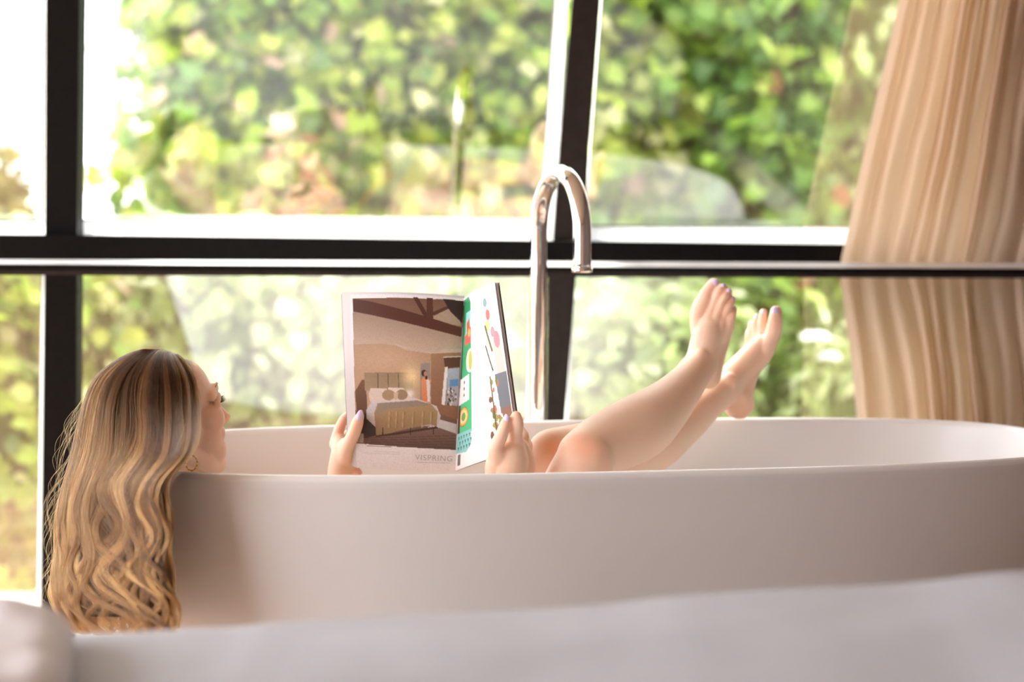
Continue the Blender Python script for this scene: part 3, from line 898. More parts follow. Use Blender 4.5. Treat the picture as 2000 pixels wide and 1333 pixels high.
# ---- hair
htab = [(680, 284, 318), (684, 266, 332), (690, 246, 346), (700, 226, 362), (720, 205, 380), (750, 184, 393), (800, 165, 400), (850, 152, 397), (880, 145, 386), (905, 138, 364), (930, 131, 341), (960, 123, 333), (1000, 114, 342), (1040, 111, 347), (1080, 112, 339), (1120, 105, 345), (1160, 100, 352), (1200, 112, 357), (1225, 130, 357), (1255, 146, 350)]
YC = 3.36
def hair_pt(phi, rho, py):
    l, r = interp(htab, py)
    Yh = 3.36
    Xl, Xr = P(l, py, Yh).x, P(r, py, Yh).x
    cx, hw = (Xl + Xr) / 2, (Xr - Xl) / 2
    z = P((l + r) / 2, py, Yh).z
    k = np.clip((py - 745) / 170.0, 0, 1); k = k * k * (3 - 2 * k)
    c, s = math.cos(phi), math.sin(phi)       # phi=0 right, pi left, -pi/2 towards the viewer
    ex = 2.0 / 2.7
    c = math.copysign(abs(c) ** ex, c); s = math.copysign(abs(s) ** ex, s)
    top = min(1.0, max(0.05, (py - 678) / 95.0)) ** 0.42
    hy = 0.112 * top
    A = Vector((cx + hw * rho * c, 3.365 + hy * rho * s, z))
    # hanging sheet outside the tub corner
    u = c * rho
    yb = 3.205 - 0.125 * u
    f_ = yb / 3.36
    l2, r2 = P(l, py, yb).x, P(r, py, yb).x
    B = Vector(((l2 + r2) / 2 + (r2 - l2) / 2 * u, yb + 0.045 * s * rho, P((l + r) / 2, py, yb).z))
    return A.lerp(B, float(k))
def allowed(phi):
    d = (math.degrees(phi) + 180) % 360 - 180
    return d < -6 or d > 100
pys = [682, 688, 697, 708, 725, 750, 780, 815, 850, 880, 905, 930, 955, 980, 1005, 1030, 1055, 1080, 1105, 1130, 1155, 1180, 1205, 1230, 1252]
NP_ = len(pys)
locks = []
for k in range(170):
    while True:
        ph_ = random.uniform(-math.pi, math.pi)
        if allowed(ph_): break
    rho = 1.0 - 0.50 * random.random() ** 1.7
    locks.append((ph_, rho, random.uniform(0, 6.28), random.uniform(110, 230), random.uniform(0.4, 1.3), random.choice([0.08, 0.2, 0.3, 0.42, 0.6, 0.85]), random.uniform(-40, 12)))
NS, per = 0, 180
allp, rads, tones = [], [], []
def parting(phi):
    c = math.cos(phi)
    base = H(-0.012 + 0.030 * c, 0.006, 0.0)
    px_ = 1000 + base.x / base.y * F
    k_ = 2 if px_ > 300 else 1
    best = min(np.linspace(680, 720, 41), key=lambda y_: abs(interp(htab, y_)[k_ - 1] - px_))
    return P(px_, best + 1.5, base.y)
pcache = [parting(2 * math.pi * k / 64) for k in range(64)]
for li, (pc_, rho, wp, wl, wa, tone, endoff) in enumerate(locks):
    cache = []
    for j, py in enumerate(pys):
        t = np.clip((py - 900) / 300.0, 0, 1)
        amp = (0.02 + 0.30 * t ** 1.1) * wa
        ph2 = 2 * math.pi * (py - 900) / wl + wp
        dphi = amp * math.sin(ph2) * 0.9
        drho = 0.10 * amp * math.cos(ph2)
        cache.append((dphi, drho, t))
    for s_ in range(per):
        dp = random.gauss(0, 0.042); dr = random.gauss(0, 0.022)
        sp_ = random.gauss(0, 1); sq = random.gauss(0, 1)
        fw = random.uniform(0, 6.28); fl = random.uniform(120, 260)
        cut = NP_ - (1 if random.random() < 0.5 else random.choice([2, 3, 4, 5]))
        pts = []
        for j, py in enumerate(pys[:cut]):
            dphi, drho, t = cache[j]
            cl = 1 - 0.45 * t
            head = np.clip((py - 686) / 60.0, 0.0, 1)
            ph_ = pc_ + dp * cl + dphi + 0.02 * t * math.sin(py / fl * 6.28 + fw)
            dd = (math.degrees(ph_) + 180) % 360 - 180
            if py < 900 and -5 < dd < 98:
                ph_ = math.radians(-5) if dd < 45 else math.radians(98)
            q = hair_pt(ph_, min(1.03, rho * 1.0 + (1 - rho) * (1 - head) * 0.8 + dr * cl + drho), py)
            # keep crown strands starting along the parting
            if j < 4:
                kk = (1 - j / 4.0) ** 1.3
                pr = pcache[int((pc_ + dp) / (2 * math.pi) * 64) % 64]
                q = q.lerp(pr, kk)
            q += Vector((sp_ * 0.0012 * t, sq * 0.0012 * t, 0))
            pts.append(q)
        sm = smoothpath(pts, 34)
        allp.append(np.array(sm)); rads.append(1.0); tones.append(min(1, max(0, tone + random.gauss(0, 0.12))))
# flyaways
for k in range(150):
    py0 = random.uniform(700, 1100); side_ = random.random() < 0.6
    phi = random.uniform(2.6, 3.6) if side_ else random.uniform(-2.8, -0.2)
    p0 = hair_pt(phi, 0.98, py0); p1 = hair_pt(phi, 1.02 + random.random() * 0.1, min(1250, py0 + 40))
    out = Vector((-1 if side_ else random.uniform(-.4, .4), -0.4, 0)) * random.uniform(0.004, 0.030)
    p2 = hair_pt(phi, 1.0, min(1250, py0 + 90)) + out
    p3 = hair_pt(phi, 1.0, min(1250, py0 + 150)) + out * random.uniform(-0.3, 1.0) + Vector((0, 0, random.uniform(-.01, .02)))
    allp.append(np.array(smoothpath([p0, p1, p2, p3], 34))); rads.append(0.6); tones.append(random.random())
NS = len(allp)
hc = bpy.data.hair_curves.new('hair')
hc.add_curves([34] * NS)
arr = np.concatenate(allp).astype(np.float32)
hc.attributes['position'].data.foreach_set('vector', arr.ravel())
taper = np.concatenate([np.linspace(1, 1, 24), np.linspace(1, 0.3, 10)])
ra = hc.attributes.get('radius') or hc.attributes.new('radius', 'FLOAT', 'POINT')
ra.data.foreach_set('value', np.concatenate([taper * 0.00020 * r for r in rads]).astype(np.float32))
ta = hc.attributes.new('tone', 'FLOAT', 'CURVE')
ta.data.foreach_set('value', np.array(tones, dtype=np.float32))
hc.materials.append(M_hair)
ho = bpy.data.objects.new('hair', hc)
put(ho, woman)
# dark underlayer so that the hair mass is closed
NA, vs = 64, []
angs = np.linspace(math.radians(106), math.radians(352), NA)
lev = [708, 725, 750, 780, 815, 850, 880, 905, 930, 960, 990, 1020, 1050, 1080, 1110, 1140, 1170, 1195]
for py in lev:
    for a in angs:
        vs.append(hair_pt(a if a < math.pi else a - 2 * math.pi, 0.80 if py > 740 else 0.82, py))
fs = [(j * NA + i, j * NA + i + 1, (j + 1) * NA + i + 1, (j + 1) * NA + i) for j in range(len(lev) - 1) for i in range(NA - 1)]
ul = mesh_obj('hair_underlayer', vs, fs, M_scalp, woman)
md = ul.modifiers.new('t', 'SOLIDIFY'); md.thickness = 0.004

# ================================================================== MAGAZINE
mag = empty('magazine', P(900, 750, 3.58), 'open interiors magazine with a bedroom advertisement held above the bathtub', 'magazine')


def page_pt(TL, TR, BL, BR, bulge, u, v, n=(0, -1, 0), k=1.0):
    a = TL.lerp(TR, u); b = BL.lerp(BR, u)
    q = a.lerp(b, v)
    return q + Vector(n) * bulge * (math.sin(math.pi * u ** k))


def inpoly(X, Y, poly):
    ins = np.zeros(X.shape, bool)
    n = len(poly)
    for i in range(n):
        x1, y1 = poly[i]; x2, y2 = poly[(i + 1) % n]
        c = ((y1 > Y) != (y2 > Y)) & (X < (x2 - x1) * (Y - y1) / ((y2 - y1) + 1e-9) + x1)
        ins ^= c
    return ins


class Paint:
    """print colours of a page, per vertex; coordinates are print units"""
    def __init__(s, tl, tr, bl, br, nu, nv, base):
        u, v = np.meshgrid(np.linspace(0, 1, nu), np.linspace(0, 1, nv))
        tl, tr, bl, br = map(np.array, (tl, tr, bl, br))
        q = (tl * ((1 - u) * (1 - v))[..., None] + tr * (u * (1 - v))[..., None] + bl * ((1 - u) * v)[..., None] + br * (u * v)[..., None])
        s.X, s.Y = q[..., 0], q[..., 1]
        s.c = np.tile(np.array(base, float), (nv, nu, 1))
    def poly(s, pts, col, col2=None, ax='y', alpha=1.0):
        m = inpoly(s.X, s.Y, pts)
        col = np.array(col, float)
        if col2 is not None:
            A = s.Y if ax == 'y' else s.X
            k = 1 if ax == 'y' else 0
            lo, hi = min(p[k] for p in pts), max(p[k] for p in pts)
            t = np.clip((A - lo) / (hi - lo + 1e-9), 0, 1)[..., None]
            cc_ = col * (1 - t) + np.array(col2, float) * t
            s.c[m] = s.c[m] * (1 - alpha) + cc_[m] * alpha
        else:
            s.c[m] = s.c[m] * (1 - alpha) + col * alpha
    def glow(s, x, y, rx, ry, col, a):
        k = (a * np.exp(-((s.X - x) / rx) ** 2 - ((s.Y - y) / ry) ** 2))[..., None]
        s.c[:] = s.c * (1 - k) + np.array(col) * k
    def oval(s, x, y, rx, ry, col, inner=None):
        d = ((s.X - x) / rx) ** 2 + ((s.Y - y) / ry) ** 2
        m = d < 1
        if inner: m &= d > inner ** 2
        s.c[m] = col
    def line(s, x0, y0, x1, y1, w_, col):
        L = math.hypot(x1 - x0, y1 - y0); nx, ny = -(y1 - y0) / L * w_ / 2, (x1 - x0) / L * w_ / 2
        s.poly([(x0 + nx, y0 + ny), (x1 + nx, y1 + ny), (x1 - nx, y1 - ny), (x0 - nx, y0 - ny)], col)
    def noise(s, amp):
        s.c *= (1 + amp * rng.standard_normal(s.X.shape))[..., None]


def s2l(c):
    c = np.clip(np.array(c, float) / 255.0, 0, 1)
    return np.where(c <= 0.04045, c / 12.92, ((c + 0.055) / 1.055) ** 2.4)


def sheet(name, fn, paint, nu, nv, parent, thick=0.0004):
    vs = [fn(i / (nu - 1), j / (nv - 1)) for j in range(nv) for i in range(nu)]
    fs = [(j * nu + i, (j + 1) * nu + i, (j + 1) * nu + i + 1, j * nu + i + 1) for j in range(nv - 1) for i in range(nu - 1)]
    o = mesh_obj(name, vs, fs, M_page, parent)
    at_ = o.data.color_attributes.new('Col', 'FLOAT_COLOR', 'POINT')
    c = s2l(paint.c.reshape(-1, 3)) if paint is not None else np.tile(s2l((238, 232, 232)), (nu * nv, 1))
    at_.data.foreach_set('color', np.hstack([c, np.ones((nu * nv, 1))]).astype(np.float32).ravel())
    return o


# left page ----------------------------------------------------------------
LTL, LTR, LBL, LBR = P(683, 576, 3.585), P(907, 583, 3.590), P(697, 914, 3.580), P(889.5, 921, 3.588)
def left_fn(u, v): return page_pt(LTL, LTR, LBL, LBR, 0.012, u, v) + Vector((0, 0, 0.004 * math.sin(math.pi * u) * (1 - v)))
NU_, NV_ = 230, 340
pt = Paint((11, 26), (840, 48), (63, 1274), (776, 1300), NU_, NV_, (240, 234, 236))
W = lambda *a: tuple(a)
pic = [(32, 55), (838, 68), (780, 1146), (55, 1098)]
pt.poly(pic, (150, 118, 98), (120, 90, 75))
# upper plaster and ceiling slope
pt.poly([(36, 140), (820, 320), (820, 440), (600, 455), (250, 385), (42, 390)], (150, 125, 108), (196, 172, 155))
pt.poly([(36, 55), (838, 68), (834, 260), (560, 190)], (120, 86, 70), (140, 105, 85))
pt.poly([(600, 180), (770, 100), (820, 250), (610, 230)], (176, 150, 130))
# far wall
pt.poly([(42, 385), (250, 385), (520, 430), (600, 455), (600, 860), (50, 860)], (176, 142, 115), (196, 160, 128))
pt.poly([(600, 455), (815, 440), (790, 940), (600, 860)], (160, 118, 90), (140, 98, 74))
pt.glow(330, 500, 240, 120, (206, 172, 142), 0.6)
pt.poly([(330, 388), (520, 430), (640, 452), (700, 420), (815, 415), (815, 440), (600, 456), (420, 432)], (205, 184, 168), alpha=0.7)
# beams
pt.poly([(33, 56), (140, 75), (560, 190), (822, 262), (815, 328), (520, 262), (36, 148)], (78, 42, 32), (92, 50, 38))
pt.poly([(470, 55), (505, 55), (590, 200), (548, 190)], (82, 46, 36))
pt.poly([(570, 56), (612, 58), (616, 210), (566, 195)], (88, 50, 38))
pt.poly([(600, 165), (745, 95), (765, 110), (620, 185)], (90, 52, 40))
pt.poly([(685, 60), (838, 68), (826, 230), (740, 150)], (52, 28, 24))
# headboard, side shade
pt.poly([(52, 720), (100, 640), (130, 640), (140, 900), (62, 900)], (120, 84, 62), (98, 68, 52))
pt.poly([(118, 590), (470, 592), (470, 720), (122, 720)], (150, 126, 98), (164, 138, 106))
for x in (215, 290, 365): pt.line(x, 598, x + 4, 710, 6, (96, 76, 58))
pt.glow(455, 620, 60, 70, (255, 226, 170), 0.85); pt.glow(445, 745, 35, 40, (245, 238, 232), 0.9)
# niche and figure
pt.poly([(525, 528), (592, 520), (600, 800), (520, 800)], (150, 140, 135), (160, 140, 126))
pt.poly([(530, 640), (548, 625), (580, 625), (594, 650), (590, 740), (594, 800), (536, 800)], (226, 150, 112), (222, 130, 84))
pt.poly([(566, 635), (592, 650), (594, 800), (576, 800)], (228, 214, 206))
pt.oval(550, 595, 20, 24, (70, 36, 26)); pt.oval(560, 600, 11, 18, (196, 130, 100)); pt.oval(566, 628, 9, 14, (70, 36, 26))
# window
pt.poly([(690, 478), (812, 470), (806, 545), (700, 560)], (96, 62, 46)); pt.poly([(700, 550), (722, 545), (700, 822), (675, 818)], (236, 228, 228))
pt.poly([(722, 560), (806, 552), (795, 820), (704, 822)], (180, 190, 205), (150, 140, 150))
pt.poly([(738, 640), (800, 632), (796, 690), (736, 690)], (90, 140, 190)); pt.line(690, 478, 812, 470, 8, (214, 200, 190))
pt.poly([(730, 690), (795, 684), (790, 830), (712, 815)], (170, 160, 168))
for k in range(26): pt.oval(715 + rng.random() * 70, 700 + rng.random() * 120, 7, 9, tuple(rng.choice([60, 110, 220]) * np.array([1, .95, .95])))
# floor and bed
pt.poly([(62, 900), (140, 880), (600, 860), (790, 930), (780, 1146), (55, 1098)], (120, 92, 78), (104, 76, 66))
pt.poly([(520, 1020), (660, 925), (786, 960), (780, 1050), (640, 1030)], (206, 196, 200))
pt.poly([(210, 1040), (660, 985), (785, 1030), (780, 1146), (60, 1098)], (128, 98, 86), (96, 70, 62))
for k in range(5): pt.line(120, 1060 + k * 14, 778, 1040 + k * 22, 3, (80, 56, 50))
pt.poly([(90, 900), (130, 880), (220, 1000), (200, 1040), (60, 1080)], (60, 44, 40))
pt.poly([(132, 860), (175, 790), (480, 770), (640, 830), (670, 900), (655, 960), (600, 970), (220, 1000), (135, 920)], (214, 204, 206), (190, 176, 172))
pt.poly([(150, 740), (165, 700), (280, 705), (300, 790), (160, 800)], (220, 200, 186)); pt.poly([(290, 700), (400, 700), (470, 790), (300, 790)], (226, 208, 194))
pt.oval(295, 752, 48, 38, (168, 140, 108)); pt.oval(390, 750, 42, 38, (160, 132, 106)); pt.poly([(330, 740), (365, 730), (360, 785), (335, 785)], (206, 176, 150))
pt.poly([(190, 880), (215, 810), (500, 790), (600, 815), (650, 870), (640, 980), (600, 960), (470, 985), (350, 1010), (290, 1035), (205, 1042)], (176, 146, 108), (150, 120, 84))
pt.poly([(215, 810), (500, 790), (600, 815), (560, 830), (300, 850), (210, 900)], (150, 134, 120), (160, 138, 112))
for x in (300, 350, 400, 470, 540, 600): pt.line(x, 870, x - 6, 985, 5, (192, 162, 122)); pt.line(x + 12, 870, x + 8, 985, 4, (138, 108, 76))
pt.poly([(205, 1040), (640, 975), (655, 988), (360, 1034), (200, 1052)], (70, 44, 34))
for x in (618, 452, 252): pt.line(x, 985, x, 1035, 7, (50, 34, 30))
pt.poly([(60, 1030), (112, 1026), (112, 1094), (56, 1090)], (170, 150, 140)); pt.line(84, 1030, 80, 1092, 3, (90, 70, 60))
pt.noise(0.03)
# faint caption rules
for k, y in enumerate((1152, 1166)): pt.line(80, y, 380, y + 8, 3, (216, 210, 212))
pt.line(500, 1232, 740, 1240, 3, (196, 190, 192)); pt.line(540, 1248, 690, 1254, 2, (210, 205, 206))
lp = sheet('left_page', left_fn, pt, NU_, NV_, mag)
lp['label'] = 'left page printed with a beamed bedroom photograph'
# block of pages and cover behind the left page
for k in range(7):
    dx = -0.0022 * (k + 1); dy = 0.0022 * (k + 1)
    fn = lambda u, v, dx=dx, dy=dy: left_fn(u, v) + Vector((dx * (1 - u), dy * (0.4 + 0.6 * (1 - u)), 0.0006 * k))
    vs = [fn(i / 23, j) for j in (0, 1) for i in range(24)]
    fs = [(i, 24 + i, 25 + i, i + 1) for i in range(23)]
    mesh_obj('page', vs, fs, M_paper, mag)
fn = lambda u, v: left_fn(u, v) + Vector((-0.0165 * (1 - u), 0.020 * (0.4 + 0.6 * (1 - u)), 0.0))
vs = [fn(i / 23, j) for j in (0, 1) for i in range(24)]
cv = mesh_obj('cover', vs, [(i, 24 + i, 25 + i, i + 1) for i in range(23)], M_cover, mag)

# right page ----------------------------------------------------------------
RTL, RTR, RBL, RBR = P(907, 583, 3.590), P(966, 552, 3.425), P(889.5, 921, 3.588), P(1012, 880, 3.45)
def right_fn(u, v):
    q = page_pt(RTL, RTR, RBL, RBR, 0.012, u, v, (-0.6, -0.35, 0))
    return q
NU2, NV2 = 150, 300
pr = Paint((0, 0), (100, 0), (0, 160), (100, 160), NU2, NV2, (246, 244, 244))
# green cabinet column
gr = (52, 160, 98)
pr.poly([(0, 2), (26, 2), (33, 8), (33, 128), (0, 128)], (40, 140, 84), (80, 196, 132))
pr.poly([(0, 2), (6, 2), (6, 128), (0, 128)], (30, 84, 62))
pr.poly([(14, 16), (33, 16), (33, 44), (12, 44)], (150, 204, 200)); pr.poly([(18, 26), (28, 22), (30, 34), (20, 36)], (206, 96, 60))
pr.poly([(12, 38), (33, 30), (33, 46), (12, 46)], (226, 92, 88)); pr.oval(27, 36, 4, 4, (226, 190, 90))
pr.oval(30, 62, 12, 11, (232, 232, 206)); pr.oval(31, 62, 5, 9, (190, 188, 96)); 
pr.poly([(2, 76), (28, 74), (28, 98), (0, 100)], (236, 228, 222))
for y in (80, 86, 92): pr.oval(14, y, 1.6, 1.6, (90, 90, 90))
pr.oval(14, 112, 12, 9, (236, 170, 80)); pr.oval(14, 112, 9, 6.5, (244, 214, 150)); pr.oval(14, 112, 5, 4, (120, 160, 80)); pr.oval(14, 112, 12, 9, (150, 90, 40), 0.93)
pr.poly([(0, 104), (6, 104), (6, 128), (0, 128)], (80, 52, 46))
pr.poly([(0, 126), (32, 126), (32, 140), (22, 146), (0, 144)], (150, 208, 206))
for k in range(5):
    for j in range(3): pr.poly([(3 + 6 * k + 3 * (j % 2), 129 + 5 * j), (6 + 6 * k + 3 * (j % 2), 129 + 5 * j), (4.5 + 6 * k + 3 * (j % 2), 133 + 5 * j)], (40, 110, 96))
pr.poly([(4, 146), (10, 146), (10, 156), (4, 156)], (110, 100, 98))
# column of small text
for k in range(14): pr.line(38, 16 + 4 * k, 60, 14 + 4 * k, 0.8, (206, 202, 202))
# botanical column at the outer edge
pr.poly([(66, 12), (100, 4), (100, 160), (66, 158)], (240, 236, 232))
pr.oval(76, 20, 8, 13, (224, 206, 208)); pr.oval(78, 27, 4, 5, (214, 120, 114)); pr.oval(74, 15, 4, 4, (130, 170, 170))
pr.oval(75, 37, 5, 5, (196, 200, 140)); pr.line(70, 36, 80, 62, 3, (110, 104, 60)); pr.oval(84, 44, 4, 5, (184, 150, 158))
pr.poly([(82, 50), (96, 46), (98, 84), (84, 84)], (230, 200, 190)); pr.line(68, 54, 78, 80, 2, (70, 80, 60)); pr.oval(90, 52, 5, 8, (206, 140, 150))
pr.poly([(80, 84), (99, 84), (99, 118), (84, 122)], (118, 122, 128)); pr.poly([(84, 118), (99, 116), (99, 126), (88, 130)], (150, 110, 90))
for k in range(26): pr.oval(68 + rng.random() * 16, 88 + rng.random() * 60, 1.2 + rng.random() * 2, 2 + rng.random() * 2.5, tuple(np.array([(110, 130, 60), (180, 120, 100), (150, 160, 90), (120, 90, 70), (226, 206, 200)][rng.integers(5)])))
pr.line(72, 84, 76, 150, 2, (110, 90, 50)); pr.poly([(66, 146), (72, 143), (72, 158), (66, 159)], (90, 66, 52))
rpg = sheet('right_page', right_fn, pr, NU2, NV2, mag)
rpg['label'] = 'right page with green cabinet print and botanical column'
for k in range(6):
    fn = lambda u, v, k=k: right_fn(u, v) + Vector((0.0010 * (k + 1), 0.0010 * (k + 1) * 0.4, 0)) * (0.3 + 0.7 * u) + (right_fn(1, v) - right_fn(0.98, v)) * (-0.1 * (k % 3)) * u
    vs = [fn(i / 23, j) for j in (0, 1) for i in range(24)]
    mesh_obj('page', vs, [(i, 24 + i, 25 + i, i + 1) for i in range(23)], M_paper, mag)
fn = lambda u, v: right_fn(u, v) + Vector((0.0080, 0.004, 0)) * (0.3 + 0.7 * u)
vs = [fn(i / 23, j) for j in (0, 1) for i in range(24)]
mesh_obj('cover', vs, [(i, 24 + i, 25 + i, i + 1) for i in range(23)], M_cover, mag)
# lettering set on the left page
tcu = bpy.data.curves.new('lettering', 'FONT')
tcu.body = 'VISPRING'; tcu.size = 1.0; tcu.space_character = 1.12; tcu.resolution_u = 3; tcu.offset = -0.012
to = bpy.data.objects.new('lettering', tcu); COL.objects.link(to)
dg = bpy.context.evaluated_depsgraph_get()
tm = bpy.data.meshes.new_from_object(to.evaluated_get(dg)); COL.objects.unlink(to)
xs = [v.co.x for v in tm.vertices]; ys = [v.co.y for v in tm.vertices]
x0, x1, y0, y1 = min(xs), max(xs), min(ys), max(ys)
nv_ = len(tm.vertices)
for vtx in tm.vertices:
    a = (vtx.co.x - x0) / (x1 - x0); b_ = (vtx.co.y - y0) / (y1 - y0)
    # letter box in print units: x 500..762, y 1168..1212 -> u,v
    u_ = 0.592 + 0.368 * a; v_ = 0.938 - 0.031 * b_ + 0.006 * a
    vtx.co = left_fn(u_, v_) + Vector((0, -0.0006, 0))
tm.materials.clear(); tm.materials.append(M_ink)
tl_ = bpy.data.objects.new('lettering', tm)
put(tl_, mag); tl_['label'] = 'thin grey capital lettering VISPRING under the photograph'

# ================================================================== GARDEN
def leaf_template(kind):
    if kind == 0:      # ivy / vine leaf, lobed, folded along the midrib
        o = [(0, 0), (0.34, -0.12), (0.52, 0.22), (0.34, 0.40), (0.46, 0.72), (0.16, 0.68), (0, 1.05)]
    elif kind == 1:    # oval
        o = [(0, 0), (0.22, 0.15), (0.33, 0.42), (0.27, 0.72), (0, 1.0)]
    else:              # narrow
        o = [(0, 0), (0.10, 0.25), (0.14, 0.55), (0.07, 0.85), (0, 1.1)]
    mid = [(0, y) for _, y in o]
    vs = [(x, y, 0.22 * x - 0.12 * y * y) for x, y in o] + [(-x, y, 0.22 * x - 0.12 * y * y) for x, y in o[1:-1]]
    n = len(o)
    fs = []
    R_ = list(range(n)); L_ = [0] + list(range(n, n + n - 2)) + [n - 1]
    # fan from a mid point
    vs.append((0, 0.45, -0.05)); c = len(vs) - 1
    for i in range(n - 1):
        fs.append((c, R_[i], R_[i + 1])); fs.append((c, L_[i + 1], L_[i]))
    return np.array(vs, float), np.array(fs)


def leaves(name, pos, nor, size, cols, kind, parent, tag_kind='stuff'):
    tv, tf = leaf_template(kind)
    n = len(pos)
    nor = nor / np.linalg.norm(nor, axis=1, keepdims=True)
    hang = np.array([0, 0, -1.0]) + 0.7 * rng.standard_normal((n, 3))
    y = hang - nor * (hang * nor).sum(1, keepdims=True); y /= np.linalg.norm(y, axis=1, keepdims=True)
    x = np.cross(y, nor)
    V = pos[:, None, :] + size[:, None, None] * (x[:, None, :] * tv[None, :, 0:1] + y[:, None, :] * tv[None, :, 1:2] + nor[:, None, :] * tv[None, :, 2:3])
    Fc = (tf[None] + (np.arange(n) * len(tv))[:, None, None]).reshape(-1, 3)
    me = bpy.data.meshes.new(name)
    me.vertices.add(n * len(tv)); me.vertices.foreach_set('co', V.reshape(-1))
    me.loops.add(Fc.size); me.loops.foreach_set('vertex_index', Fc.reshape(-1).astype(np.int32))
    me.polygons.add(len(Fc)); me.polygons.foreach_set('loop_start', np.arange(0, Fc.size, 3, dtype=np.int32))
    me.update(calc_edges=True)
    at_ = me.color_attributes.new('Col', 'FLOAT_COLOR', 'POINT')
    cc_ = np.repeat(np.hstack([cols, np.ones((n, 1))]), len(tv), axis=0)
    at_.data.foreach_set('color', cc_.astype(np.float32).ravel())
    me.materials.append(M_leaf)
    o = bpy.data.objects.new(name, me)
    put(o, parent)
    if tag_kind: o['kind'] = tag_kind
    return o


PAL = {
    'vine': [((0.36, 0.52, 0.05), 5), ((0.22, 0.40, 0.05), 4), ((0.50, 0.60, 0.10), 4), ((0.12, 0.24, 0.04), 3), ((0.60, 0.64, 0.28), 2), ((0.60, 0.42, 0.28), 0.2)],
    'pale': [((0.48, 0.60, 0.24), 5), ((0.36, 0.50, 0.14), 4), ((0.62, 0.68, 0.38), 3), ((0.24, 0.36, 0.10), 2)],
    'dark': [((0.16, 0.32, 0.04), 5), ((0.26, 0.44, 0.05), 4), ((0.08, 0.18, 0.03), 4), ((0.42, 0.55, 0.10), 2), ((0.45, 0.20, 0.10), 0.4)],
    'red': [((0.50, 0.24, 0.13), 3), ((0.55, 0.42, 0.22), 3), ((0.42, 0.52, 0.12), 6), ((0.75, 0.62, 0.40), 2)],
    'olive': [((0.38, 0.35, 0.10), 5), ((0.26, 0.28, 0.07), 4), ((0.48, 0.44, 0.16), 2)],
}
def palette(name, n):
    P_ = PAL[name]; w_ = np.array([p[1] for p in P_], float); w_ /= w_.sum()
    idx = rng.choice(len(P_), n, p=w_)
    c = np.array([p[0] for p in P_])[idx]
    c = c * np.array([1.10, 1.0, 1.12])
    return np.clip(c * (1 + 0.18 * rng.standard_normal((n, 1))), 0.01, 0.9)


def bumpy(d, seed, amp):
    """radius multiplier for unit directions d"""
    return 1 + amp * np.array([noise.noise(Vector((x * 2.3 + seed, y * 2.3, z * 2.3))) + 0.5 * noise.noise(Vector((x * 5 + seed, y * 5, z * 5))) for x, y, z in d])


def shrub(name, label, cat, c, r, n, pal, size, kind=0, e=3.0, amp=0.22, singles=0, group=None, stems=3, ground=-0.28):
    c = np.array(c, float); r = np.array(r, float)
    root = empty(name, (c[0], c[1], ground), label, cat, group)
    sd = rng.random() * 50
    def surf(d, k):
        q = (np.abs(d) ** e).sum(1) ** (-1 / e)
        return c + d * q[:, None] * r * (bumpy(d, sd, amp) * k)[:, None]
    d = rng.standard_normal((n, 3)); d /= np.linalg.norm(d, axis=1, keepdims=True)
    q = surf(d, 1.0 - 0.34 * rng.random(n) ** 1.3)
    ok = q[:, 2] > ground
    q, d = q[ok], d[ok]
    nn = d + 0.65 * rng.standard_normal(d.shape) + np.array([0, 0, 0.35])
    sz = size * (0.65 + 0.7 * rng.random(len(q)))
    if singles:
        face = (-d[:, 1]) + 0.4 * rng.random(len(q))
        order = np.argsort(-face)[:singles * 4:4]
        m = np.zeros(len(q), bool); m[order] = True
        tv, tf = leaf_template(kind)
        cl = palette(pal, 6)
        protos = []
        for k in range(6):
            me_ = bpy.data.meshes.new('leaf'); me_.from_pydata([tuple(v) for v in tv], [], [tuple(int(i) for i in f_) for f_ in tf])
            a_ = me_.color_attributes.new('Col', 'FLOAT_COLOR', 'POINT')
            a_.data.foreach_set('color', np.tile(np.append(cl[k], 1), len(tv)).astype(np.float32))
            me_.materials.append(M_leaf); protos.append(me_)
        for i in order:
            o = bpy.data.objects.new('leaf', protos[random.randrange(6)])
            nz_ = Vector(nn[i]).normalized()
            y_ = Vector((random.gauss(0, .6), random.gauss(0, .6), -1)); y_ = (y_ - nz_ * y_.dot(nz_)).normalized()
            M_ = Matrix((y_.cross(nz_), y_, nz_)).transposed().to_4x4()
            p_ = surf(d[i:i + 1], np.array([1.03]))[0] - np.array(root.location)
            o.matrix_local = Matrix.Translation(p_) @ M_ @ Matrix.Diagonal((size * 1.1,) * 3 + (1,))
            COL.objects.link(o); o.parent = root
        q, d, nn, sz = q[~m], d[~m], nn[~m], sz[~m]
    leaves('foliage', q, nn, sz, palette(pal, len(q)), kind, root)
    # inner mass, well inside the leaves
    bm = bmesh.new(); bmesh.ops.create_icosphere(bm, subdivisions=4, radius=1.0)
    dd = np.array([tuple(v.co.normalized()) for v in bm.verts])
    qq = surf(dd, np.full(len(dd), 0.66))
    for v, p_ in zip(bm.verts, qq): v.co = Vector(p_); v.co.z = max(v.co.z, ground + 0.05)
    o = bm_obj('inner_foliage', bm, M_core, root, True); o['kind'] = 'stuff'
    for k in range(stems):
        a = Vector((c[0] + (k - (stems - 1) / 2) * 0.08, c[1], ground)); b_ = Vector((c[0] + (k - (stems - 1) / 2) * r[0] * 0.4, c[1], c[2]))
        v, f = tube(smoothpath([a, a.lerp(b_, 0.5) + Vector((0.03, 0.02, 0)), b_], 8), [0.03 - 0.002 * i for i in range(8)], 10)
        mesh_obj('stem', v, f, M_bark, root)
    return root


